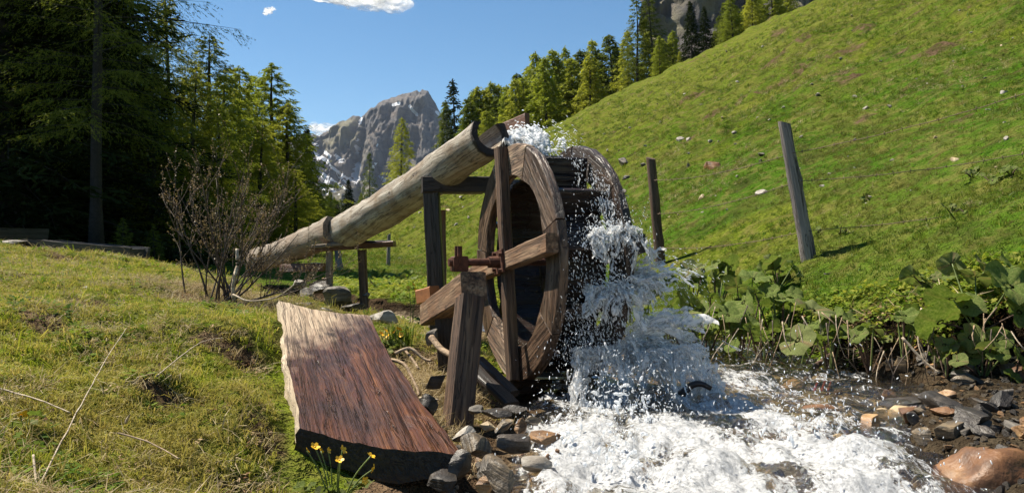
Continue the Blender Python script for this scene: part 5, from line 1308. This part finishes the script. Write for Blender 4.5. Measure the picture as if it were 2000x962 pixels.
for i in range(60):
    px = rg.uniform(1380, 1985); Y = np.interp(px, [1380, 2000], [4.9, 3.75]) - rg.uniform(.05, .25); y0 = np.interp(px, [1380, 2000], [625, 640]) + rg.uniform(-40, 60); L = rg.uniform(35, 115); dx = rg.gauss(0, 30)
    stick("dry_stalk", curve([P(px, y0, Y), P(px + dx * .6 + rg.gauss(0, 6), y0 + L * .5, Y - .06), P(px + dx, y0 + L, Y - .05)], 4, .004), rg.uniform(.002, .0045), .0015, rg.choice([W_STICK, W_ROOT, W_TWIG, W_ROOT, W_TWIG]), "dry stalk hanging down the face of the undercut bank", "stalk", G6, 4)
stick("dead_branch", curve([P(1762, 658, 3.85), P(1800, 700, 3.8), P(1835, 728, 3.75)], 5, .003), .007, .005, W_STICK, "straight pale stick leaning on the bank left of the big-leaved plant", "stick")
stick("dead_branch", curve([P(1800, 600, 3.9), P(1793, 660, 3.85), P(1806, 710, 3.8)], 5, .004), .005, .003, W_STICK, "crooked pale stem beside the leaning stick on the bank", "stick")
stick("root", curve([P(1555, 770, 4.1), P(1590, 720, 4.35), P(1625, 690, 4.45)], 5, .006), .022, .012, W_BARK, "thick brown root reaching from the bank to the water", "root")
for px in (1590, 1604, 1616):
    stick("red_shoot", curve([P(px, 778, 4.15), P(px + 2, 760, 4.15), P(px + 8, 742, 4.18)], 4, .002), .013, .004, M_REDLEAF, "crimson shoot growing at the waterline, " + {1590: "left", 1604: "middle", 1616: "right"}[px] + " of three", "plant")

# ---------------------------------------------------------------- butterbur and flowers
def leaf_mesh(seed):
    rg = random.Random(seed); na, nr = 30, 6; v = [(0, 0, 0)]; vein = [.35]; f = []
    for i in range(1, nr + 1):
        q = i / nr
        for k in range(na):
            a = 2 * math.pi * k / na; R0 = (1 - .42 * math.exp(-((abs(math.remainder(a - math.pi, 2 * math.pi))) / .30) ** 2)) * (1 + .18 * math.cos(a) + .04 * math.sin(3 * a + seed) + .02 * rg.uniform(-1, 1) * (i == nr))
            vv = abs(math.sin(a * 4.5)); r = R0 * q
            z = .30 * q * q - .40 * (q ** 3) * (.6 + .6 * math.sin(a * (1 if seed % 2 else 2) + seed)) + .15 * q * (vv - .5) + .11 * q * q * math.sin(6 * a + seed * 2) * (i >= nr - 2) + .10 * q * abs(math.sin(a))
            v.append((r * math.cos(a), r * math.sin(a), z)); vein.append(max(0, 1 - vv * 3.2) * (1 - .5 * q))
    for k in range(na): f.append((0, 1 + k, 1 + (k + 1) % na))
    for i in range(nr - 1):
        for k in range(na):
            a = 1 + i * na + k; b = 1 + i * na + (k + 1) % na; f.append((a, b, b + na, a + na))
    return mesh_np("leaf", v, f, True, {"vein": vein})
LEAVES = [leaf_mesh(s) for s in (1, 2, 3, 4)]
def butterbur_plant(px, py, Y, leaves, label, group=None):
    "leaves: (px, py, dY, size in pixels, tilt towards camera, roll)"
    base = P(px, py, Y); base.z = min(base.z, gz(base.x, base.y)); o = empty("butterbur", base, label, "plant", group); rg = random.Random(int(px * 7 + py))
    for lx, ly, dY, s, tx, rz in leaves:
        c = P(lx, ly, Y + dY) - base; k = s / 2 / F * (Y + dY)
        l = link("leaf", LEAVES[rg.randrange(4)], M_BUTTER, o, loc=c, rot=(tx, rg.gauss(0, .2), rz)); l.scale = (k * 1.08, k * .95, k)
        mid = Vector((c.x * .6, c.y * .6, max(.02, c.z * .55))); v, f = tube(curve([Vector((0, 0, -.02)), mid, c], 5), [.006 * (1 - .4 * i / 10) for i in range(11)], 5)
        link("stalk", mesh_np("stalk", v, f), W_BARK if rg.random() < .5 else M_STEM, o)
    return o
butterbur_plant(1560, 690, 4.6, [(1586, 606, -.05, 78, .5, .3), (1558, 664, -.25, 74, 1.1, -1.4), (1525, 640, -.1, 40, .6, 2.2), (1490, 655, -.1, 36, .9, 2.8), (1612, 632, -.05, 40, .4, .8)], "butterbur with one round reddish-veined leaf hanging over the bank's edge")
butterbur_plant(1375, 620, 5.0, [(1352, 598, -.1, 84, .9, 2.4), (1420, 610, -.1, 70, .5, .2), (1388, 580, .05, 64, .4, 1.4), (1330, 575, 0, 56, .7, 2.9), (1368, 606, -.15, 50, 1.0, -1.6), (1310, 600, -.1, 52, .8, 3.0)], "big-leaved butterbur clump just right of the splashing water")
butterbur_plant(1455, 580, 5.2, [(1440, 560, 0, 58, .5, 2.0), (1470, 545, .05, 62, .35, 1.0), (1500, 575, -.05, 56, .6, .2), (1452, 590, -.1, 60, .9, -1.5), (1490, 550, .1, 40, .4, .6)], "butterbur clump in the middle of the bank left of the silver post's foot")
butterbur_plant(1910, 640, 3.9, [(1905, 540, .1, 74, .5, 1.8), (1862, 585, 0, 84, .45, 2.8), (1838, 630, -.1, 92, .85, 3.6), (1970, 560, -.1, 110, .55, .5), (1895, 658, -.15, 58, 1.2, -1.3), (1945, 665, -.2, 50, 1.2, -.6), (1930, 520, .2, 60, .4, 1.2), (1860, 515, .2, 50, 1.3, 2.0), (1990, 610, -.15, 70, 1.0, .3), (1978, 520, .15, 60, .5, .8), (1885, 600, 0, 60, .7, -1.0)], "tallest butterbur with long drooping leaves at the right edge of the bank")
butterbur_plant(1980, 760, 3.6, [(1975, 735, -.05, 40, .7, .5), (1990, 700, 0, 50, .9, .9)], "small butterbur low on the bank at the right edge")
G7 = "small butterbur tufts on the far bank"
rg = random.Random(31)
for px, py, Y in [(1300, 565, 5.6), (1345, 548, 5.8), (1400, 540, 5.9), (1530, 590, 5.0), (1820, 565, 4.4), (1520, 535, 5.8), (1440, 640, 4.85), (1490, 670, 4.7), (1620, 660, 4.4), (1400, 655, 5.0), (1330, 640, 5.2), (1700, 665, 4.25), (1765, 640, 4.1), (1850, 690, 3.8), (1920, 700, 3.7), (1250, 600, 5.4), (1270, 640, 5.2), (1640, 640, 4.6)]:
    ls = [(px + rg.gauss(0, 24), py - rg.uniform(-8, 30), rg.gauss(0, .08), rg.uniform(22, 48), rg.uniform(.3, 1.0), rg.uniform(0, 6.28)) for k in range(9)]
    butterbur_plant(px, py, Y, ls, "small butterbur tuft among the herbs of the far bank", G7)
G8 = "weedy leaf tufts on the meadow beyond the gully"
for px, py in [(700, 548), (735, 542), (770, 548), (800, 535), (765, 565), (720, 565), (815, 555), (1900, 345), (1940, 355), (1975, 340), (1860, 415), (1640, 455), (1690, 390), (1600, 460)]:
    q = ray(px, py)
    if q: butterbur_plant(px, py, q.y, [(px + rg.gauss(0, 12), py - rg.uniform(0, 14), rg.gauss(0, .1), rg.uniform(11, 20), rg.uniform(.3, 1), rg.uniform(0, 6.28)) for k in range(6)], "tuft of broad weed leaves in the meadow grass", G8)

def petals():
    v = []; f = []
    for k in range(5):
        a = k * 2 * math.pi / 5; o = len(v); d = Vector((math.cos(a), math.sin(a), 0)); y = Vector((-d.y, d.x, 0))
        v += [tuple(d * .12), tuple(d * .55 + y * .42 + Vector((0, 0, .18))), tuple(d * 1.0 + y * .22 + Vector((0, 0, .36))), tuple(d * 1.0 - y * .22 + Vector((0, 0, .36))), tuple(d * .55 - y * .42 + Vector((0, 0, .18)))]; f.append((o, o + 1, o + 2, o + 3, o + 4))
    o = len(v); v += [(.22 * math.cos(k), .22 * math.sin(k), .12) for k in range(6)] + [(0, 0, .22)]; f += [(o + k, o + (k + 1) % 6, o + 6) for k in range(6)]
    return mesh_np("blossom", v, f, False)
PET = petals()
def flower_plant(name, base, heads, label, leaves=6, group=None):
    o = empty(name, base, label, "flower", group); rg = random.Random(int(base.x * 1000))
    for p, s, tilt in heads:
        c = p - base; b = link("blossom", PET, M_PETAL, o, loc=c, rot=(tilt, rg.gauss(0, .4), rg.uniform(0, 6))); b.scale = (s, s, s)
        v, f = tube(curve([Vector((rg.gauss(0, .01), rg.gauss(0, .01), -.02)), c * .5 + Vector((0, 0, .012)), c], 5), .0022, 4); link("stem", mesh_np("stem", v, f), M_STEM, o)
    for k in range(leaves):
        l = link("leaf", LEAVES[k % 4], M_HERB, o, loc=(rg.gauss(0, .055), rg.gauss(0, .04), rg.uniform(.01, .06)), rot=(rg.uniform(.1, .8), rg.gauss(0, .3), rg.uniform(0, 6))); s = rg.uniform(.018, .034); l.scale = (s, s, s)
    return o
FY = 2.26
flower_plant("marsh_marigold", Vector((P(655, 935, FY).x, FY, gz(P(655, 935, FY).x, FY))), [(P(px, py, FY + d), s * .9, t) for px, py, d, s, t in [(615, 872, .02, .016, .5), (600, 879, 0, .011, 1.0), (627, 880, .03, .010, 1.1), (641, 879, .02, .011, 1.2), (669, 878, 0, .015, .4), (663, 897, -.03, .014, .7), (724, 890, 0, .015, .5), (731, 914, -.02, .015, 1.3), (712, 938, -.03, .013, 1.2)]], "yellow marsh marigolds blooming in front of the slab's dark end", 26)
for px, py, Y, lab in [(752, 655, 4.3, "pair of marigolds between the slab and the grass tuft"), (778, 652, 4.3, "single marigold right beside the grass tuft"), (806, 565, 5.6, "marigolds far back left of the frame's post")]:
    b = P(px, py + 18, Y); b.z = min(b.z, gz(b.x, Y)) ; flower_plant("marsh_marigold", b, [(P(px + dx, py + dy, Y), .018, .8) for dx, dy in ((-8, -3), (6, 2), (1, -9))], lab, 8)
b = P(42, 850, 2.1); flower_plant("dandelion", b, [(P(41, 810, 2.1), .017, .9)], "lone yellow dandelion in the left foreground grass", 3)
# long grass tuft by the pale rock and sedge on the bank
for px, py, Y, s, lab in [(782, 632, 4.4, 1.0, "lush spiky grass tuft between the slab and the sloping beam"), (1405, 560, 5.4, .8, "spiky grass tuft among the butterbur")]:
    v, f = tuft(px, 70, .17 * s, .06, .006, 1.1); b = P(px, py, Y); b.z = gz(b.x, Y); tag(link("grass_tuft", mesh_np("grass_tuft", v, f, False), M_GRASSR, None, loc=b), lab, "grass tuft")
# ---------------------------------------------------------------- the brook
wx = np.arange(-.5, 2.6, .0135); wy = np.arange(1.5, 6.4, .0145); WX, WY = np.meshgrid(wx, wy)
d_, hw_, lv_, sd_ = brook(WX, WY)
foam_zone = np.maximum(sstep(3.45, 3.0, WY) * sstep(-.02, .14, WX) * sstep(1.50, 1.10, WX - (WY - 2.3) * .1), np.exp(-(((WX - .62) / .42) ** 2 + ((WY - 3.55) / .35) ** 2)))
foam_zone = np.maximum(foam_zone, .75 * np.exp(-(((WX - 1.05) / .42) ** 2 + ((WY - 4.3) / .5) ** 2)))
foam_zone = np.clip(foam_zone, 0, 1)
turb = ridged(WX * 2.6 + .4 * fbm(WX * 3, WY * 3, 3, 2), WY * 2.0, 201, 5, g=.5) * .026 + np.abs(fbm(WX * 8, WY * 6, 211, 4)) * .020 + .005 * fbm(WX * 34, WY * 26, 217, 4)
step = .05 * sstep(3.35, 2.9, WY)                                    # the little drop towards the viewer
lumps = .05 * np.maximum(0, fbm(WX * 3.4, WY * 3.4, 221, 3))
WZ = lv_ + foam_zone * (turb + lumps) + (1 - foam_zone) * (.012 * fbm(WX * 7, WY * 12, 231, 4) + .004 * fbm(WX * 30, WY * 40, 235, 2)) - .01
foam = foam_zone * (.56 - .20 * np.exp(-(((WX - .15) / .25) ** 2 + ((WY - 2.25) / .25) ** 2)) - .25 * sstep(1.0, 1.5, WX) + .60 * fbm(WX * 5, WY * 3, 241, 4)) + .24 * sstep(.0, .5, fbm(WX * 4, WY * 9, 251, 4)) + .05
gzw = terr(WX, WY)
ok = (WZ > gzw - .05) & (d_ < hw_ + np.where(sd_ > 0, .06, .25))
ny, nx = WX.shape; ii = (np.arange(ny - 1)[:, None] * nx + np.arange(nx - 1)[None, :]); m = ok[:-1, :-1] | ok[1:, 1:] | ok[1:, :-1] | ok[:-1, 1:]
ii = ii[m]; fq = np.stack([ii, ii + 1, ii + nx + 1, ii + nx], 1)
used = np.unique(fq); remap = -np.ones(nx * ny, int); remap[used] = np.arange(len(used))
me = mesh_np("brook_water", np.stack([WX, WY, WZ], -1).reshape(-1, 3)[used], remap[fq], True, {"foam": foam.ravel()[used]})
tag(link("brook_water", me, M_STREAM), kind="structure")

# ---------------------------------------------------------------- falling and splashing water
rw = np.random.RandomState(12)
PT = []; RD = []; DR = []
def spray(n, origin, vel, T, r, jit, clump=3.0, seed=0, drops=2, spread=.2, g=9.81, npt=18):
    """n ligaments thrown from a segment origin=(p0,p1) with velocities vel=(v0,v1) (m/s) for up to T seconds; clumped by noise"""
    p0, p1 = np.array(origin[0]), np.array(origin[1]); v0, v1 = np.array(vel[0]), np.array(vel[1]); cnt = 0
    while cnt < n:
        u = rw.rand(); sp = rw.rand(); c = vnoise(np.array([u * clump * 2.2 + seed]), np.array([sp * clump + seed]), seed)[0]
        if c < rw.uniform(-.7, .5): continue
        cnt += 1
        o = p0 + (p1 - p0) * u + rw.normal(0, jit, 3); v = v0 + (v1 - v0) * sp + rw.normal(0, spread, 3) * .5
        t0 = rw.uniform(0, .85) * T; t1 = min(T, t0 + rw.uniform(.06, .4) * T); t = np.linspace(t0, t1, npt)
        q = o + v * t[:, None]; q[:, 2] -= .5 * g * t * t
        q += .010 * np.stack([vnoise(q[:, 0] * 28, q[:, 2] * 28, seed + 1), vnoise(q[:, 1] * 28, q[:, 2] * 28 + 9, seed + 2), vnoise(q[:, 0] * 28 + 5, q[:, 1] * 28, seed + 3)], 1)
        rr = r * rw.uniform(.45, 1.25) * (.35 + .65 * np.sin(np.linspace(.15, 2.9, npt))) * (.7 + .5 * rw.rand(npt))
        PT.append(q); RD.append(rr)
        for k in range(drops * 3):
            tt = rw.uniform(0, 1.25) * T; dq = o + rw.normal(0, jit * 2.2, 3) + (v + rw.normal(0, spread, 3)) * tt; dq[2] -= .5 * g * tt * tt
            vv = v.copy(); vv[2] -= g * tt; DR.append((dq, vv, r * rw.uniform(.14, .40)))
def W(x, y, z): return tuple(wpt(x, y, z))
# out of the flume's mouth, over the wheel's crown
mouth0 = P(985, 268, 4.50); mouth1 = P(1030, 256, 4.44)
for p in (mouth0, mouth1): p.z -= .0
spray(260, (tuple(mouth0), tuple(mouth1)), ((.45, -1.1, .05), (.85, -.95, .22)), .16, .011, .012, 3, 1, 1, .06)
spray(40, (W(-.1, .60, -.33), W(.12, .60, -.10)), ((.25, -.5, .05), (.7, -.4, .5)), .11, .006, .02, 3, 2, 2, .25)
# thin trickles down the buckets
for i, (a, zz) in enumerate(((60, -.24), (50, -.27), (40, -.27), (30, -.30), (20, -.30), (33, -.33), (45, -.32))):
    o = W(.56 * math.cos(R(a)), .56 * math.sin(R(a)), zz); spray(7, (o, o), ((-.03, -.2, .1), (.10, -.15, -.3)), .16, .0042, .010, 1, 30 + i, 6, .08)
# spilling bucket at axle height
spray(110, (W(.56, .16, -.37), W(.57, .12, -.16)), ((-.20, -.25, .45), (.35, -.1, .75)), .17, .0048, .018, 4, 41, 2, .2)
# broad fan thrown to the right
spray(130, (W(.56, -.11, -.40), W(.58, -.09, -.14)), ((-.1, -.25, .1), (.75, .1, .95)), .22, .0048, .016, 4, 51, 2, .16)
spray(80, (W(.54, -.10, -.44), W(.55, -.08, -.36)), ((.5, -.1, .5), (1.5, .1, 1.25)), .20, .005, .018, 4, 55, 2, .14)
# curtain of drops below it
spray(26, (W(.56, -.18, -.42), W(.56, -.18, -.05)), ((-.1, -.2, -.6), (.3, 0, -1.2)), .18, .0035, .03, 3, 61, 14, .25)
# lower splash
spray(60, (W(.47, -.42, -.40), W(.52, -.38, -.08)), ((-.2, -.3, .5), (.5, -.1, 1.1)), .22, .0048, .025, 4, 71, 2, .22)
spray(60, (W(.44, -.44, -.42), W(.48, -.38, -.36)), ((.5, -.3, .4), (2.7, .3, 1.6)), .33, .0040, .03, 5, 81, 1, .2)
spray(30, (tuple(P(1235, 700, 3.6)), tuple(P(1360, 690, 3.6))), ((.2, -.3, -.3), (.9, 0, .5)), .20, .004, .035, 4, 91, 1, .2)
# churning at the foot of the wheel
spray(70, (tuple(P(1130, 810, 3.2)), tuple(P(1280, 800, 3.25))), ((-.3, -.5, .4), (.5, .2, 1.0)), .20, .006, .04, 4, 101, 5, .3)
for i in range(16):
    x = rw.uniform(.12, 1.45); y = rw.uniform(2.25, 3.25); o = (x, y, .06 + .03 * rw.rand())
    spray(20, (o, (x + .12, y + .03, o[2])), ((-.35, -.5, .35), (.4, .1, .95)), .15, .0055, .05, 3, 120 + i, 3, .25)
SH = []
def veil(p0, p1, v0, v1, T, seed, hole=.0, rip=.016, nu=110, nt_=70, g=9.81):
    "a torn sheet of water leaving the segment p0-p1 with velocity v0..v1"
    u, s_ = np.meshgrid(np.linspace(0, 1, nu), np.linspace(0, 1, nt_)); p0, p1, v0, v1 = map(np.array, (p0, p1, v0, v1))
    wob = [.22 * fbm(u * 5 + k * 9, s_ * .6, seed + k, 4) for k in range(3)]
    tt = s_ * T * (.75 + .45 * fbm(u * 6, 0 * u, seed + 5, 4)); k = u[..., None]
    v = v0 + (v1 - v0) * k + np.stack(wob, -1); q = p0 + (p1 - p0) * k + v * tt[..., None]; q[..., 2] -= .5 * g * tt * tt
    q += rip * np.sqrt(s_)[..., None] * np.stack([fbm(u * 13, s_ * 9, seed + 11, 4), fbm(u * 13, s_ * 9, seed + 17, 4), fbm(u * 13, s_ * 9, seed + 23, 4)], -1)
    keep = fbm(u * 11, s_ * 4, seed + 31, 5) + .14 * fbm(u * 40, s_ * 16, seed + 37, 3) > hole - .55 + .75 * s_
    ii = np.arange(nt_ - 1)[:, None] * nu + np.arange(nu - 1)[None, :]; m = keep[:-1, :-1] & keep[1:, 1:] & keep[1:, :-1] & keep[:-1, 1:]; ii = ii[m]
    SH.append((q.reshape(-1, 3), np.stack([ii, ii + 1, ii + nu + 1, ii + nu], 1), u.ravel(), s_.ravel(), np.full(u.size, seed * 1.37)))
# flume tongue, axle-height spill, broad fan and low fan, each in a few layers
for k in range(3): veil(tuple(mouth0 - Vector((.02, 0, .02 * k))), tuple(mouth1), (.35 + .1 * k, -1.15, .02 + .1 * k), (.85, -.9, .10 + .1 * k), .20, 300 + k, -.1, .020)
for k in range(3): veil(W(.555, .13, -.37), W(.565, .13, -.15), (-.05, -.2, .75 - .2 * k), (.10, -.45, .45 - .1 * k), .20, 310 + k, .1, .022)
veil(W(.55, .14, -.37), W(.56, .14, -.30), (.45, -.2, .5), (.2, -.3, .6), .17, 318, .1, .02)
for k in range(4): veil(W(.56, -.11, -.40), W(.575, -.11, -.13), (.55 - .12 * k, -.15 - .1 * k, .95 - .25 * k), (-.05, -.30, .25 - .1 * k), .165, 320 + k, .05, .022)
for k in range(3): veil(W(.54, -.16, -.44), W(.55, -.02, -.37), (.8, -.1, .30 + .2 * k), (1.10, .1, .9 + .1 * k), .14, 330 + k, .26, .022)
for k in range(4): veil(W(.46, -.42, -.42), W(.52, -.40, -.10), (.35 - .1 * k, -.3, .95 - .2 * k), (-.1, -.4, .6 - .15 * k), .24, 340 + k, .12, .026)
for k in range(5): veil(W(.44, -.50, -.42), W(.48, -.30, -.38), (.7 + .1 * k, -.35 + .12 * k, .35 + .1 * k), (2.1 - .15 * k, .20, 1.25 - .12 * k), .29, 350 + k, .26, .034)
for k in range(3): veil(tuple(P(1230, 690, 3.62)), tuple(P(1370, 668, 3.6)), (.15, -.2, .2), (.55, -.1, .1 - .3 * k), .24, 360 + k, .15, .025)
sv, sf, su_, st_, sk_ = [], [], [], [], []; off = 0
for q, f, a, b, c in SH: sv.append(q); sf.append(f + off); off += len(q); su_.append(a); st_.append(b); sk_.append(c)
me = mesh_np("water_veil", np.concatenate(sv), np.concatenate(sf), True, {"su": np.concatenate(su_), "st": np.concatenate(st_), "sk": np.concatenate(sk_)})
tag(link("water_veil", me, M_VEIL), kind="stuff")
for i in range(1500):
    a = .6 - 1.45 * rw.rand() ** .6; h = rw.uniform(.50, .66); zz = rw.uniform(-.42, -.04); q = np.array(W(h * math.cos(a), RO * math.sin(a), zz)) + rw.normal(0, .02, 3)
    DR.append((q, np.array([rw.normal(.25, .3), rw.normal(-.1, .2), -rw.uniform(.4, 2.2)]), .0040 * rw.uniform(.18, .55)))
kp = [i for i, q in enumerate(PT) if q[:, 0].max() < .95 + .25 * rw.rand()]; PT = [PT[i] for i in kp]; RD = [RD[i] for i in kp]
PTa = np.concatenate(PT); RDa = np.concatenate(RD)
def water_blobs(name, pts, rad, vox, mat):
    "points -> volume -> mesh: the thrown water as one body of ligaments"
    me = bpy.data.meshes.new(name); me.vertices.add(len(pts)); me.vertices.foreach_set("co", pts.astype(np.float32).ravel())
    at = me.attributes.new("rad", 'FLOAT', 'POINT'); at.data.foreach_set("value", rad.astype(np.float32))
    o = bpy.data.objects.new(name, me); COL.objects.link(o); g = bpy.data.node_groups.new(name, 'GeometryNodeTree')
    g.interface.new_socket("Geometry", in_out='INPUT', socket_type='NodeSocketGeometry'); g.interface.new_socket("Geometry", in_out='OUTPUT', socket_type='NodeSocketGeometry')
    N = g.nodes.new; gi = N("NodeGroupInput"); go = N("NodeGroupOutput"); mp = N("GeometryNodeMeshToPoints"); pv = N("GeometryNodePointsToVolume"); vm = N("GeometryNodeVolumeToMesh"); sm = N("GeometryNodeSetMaterial"); ss = N("GeometryNodeSetShadeSmooth")
    na = N("GeometryNodeInputNamedAttribute"); na.data_type = 'FLOAT'; na.inputs[0].default_value = "rad"
    pv.resolution_mode = 'VOXEL_SIZE'; pv.inputs["Voxel Size"].default_value = vox; vm.inputs["Threshold"].default_value = .12
    sm.inputs["Material"].default_value = mat
    L = g.links.new; L(gi.outputs[0], mp.inputs[0]); L(mp.outputs[0], pv.inputs[0]); L(na.outputs[0], pv.inputs["Radius"]); L(pv.outputs[0], vm.inputs[0]); L(vm.outputs[0], ss.inputs[0]); L(ss.outputs[0], sm.inputs[0]); L(sm.outputs[0], go.inputs[0])
    md = o.modifiers.new("surface", 'NODES'); md.node_group = g
    return o
tag(water_blobs("splashing_water", PTa, RDa, .0042, M_SPLASH), kind="stuff")
bm = bmesh.new(); bmesh.ops.create_icosphere(bm, subdivisions=1, radius=1.0); v_ = [tuple(v.co) for v in bm.verts]; f_ = [tuple(v.index for v in f.verts) for f in bm.faces]; bm.free()
dsrc = source("drop", v_, f_, M_DROP, True)
dp = np.array([d[0] for d in DR]); dv = np.array([d[1] for d in DR]); dr = np.array([d[2] for d in DR])
keep = (dp[:, 2] > .03) & (dp[:, 0] < 1.15 + .3 * rw.rand(len(dp)) ** 3); dp, dv, dr = dp[keep], dv[keep], dr[keep]
rot = np.array([Vector(v).to_track_quat('Z', 'Y').to_euler()[:] for v in dv])
el = 1.6 + rw.rand(len(dr)) * 3.4
scatter("water_drops", dsrc, dp, rot, np.stack([dr, dr, dr * el], 1))
# ---------------------------------------------------------------- mountain air
HAZE = 0.00004
if HAZE:
    t = NT("mountain_air"); t.t.nodes.remove(t.b); pv = t.n("VolumePrincipled", {"Color": (.62, .74, .95), "Density": HAZE, "Anisotropy": .2}); t.t.links.new(pv.outputs[0], t.out.inputs["Volume"])
    x0, x1, y0, y1, z0, z1 = -1700, 1600, -60, 3700, -40, 640
    v = [(x, y, z) for x in (x0, x1) for y in (y0, y1) for z in (z0, z1)]
    me = mesh_np("haze", v, [(0, 1, 3, 2), (4, 6, 7, 5), (0, 4, 5, 1), (2, 3, 7, 6), (0, 2, 6, 4), (1, 5, 7, 3)], False)
    tag(link("haze", me, t.m), kind="stuff")
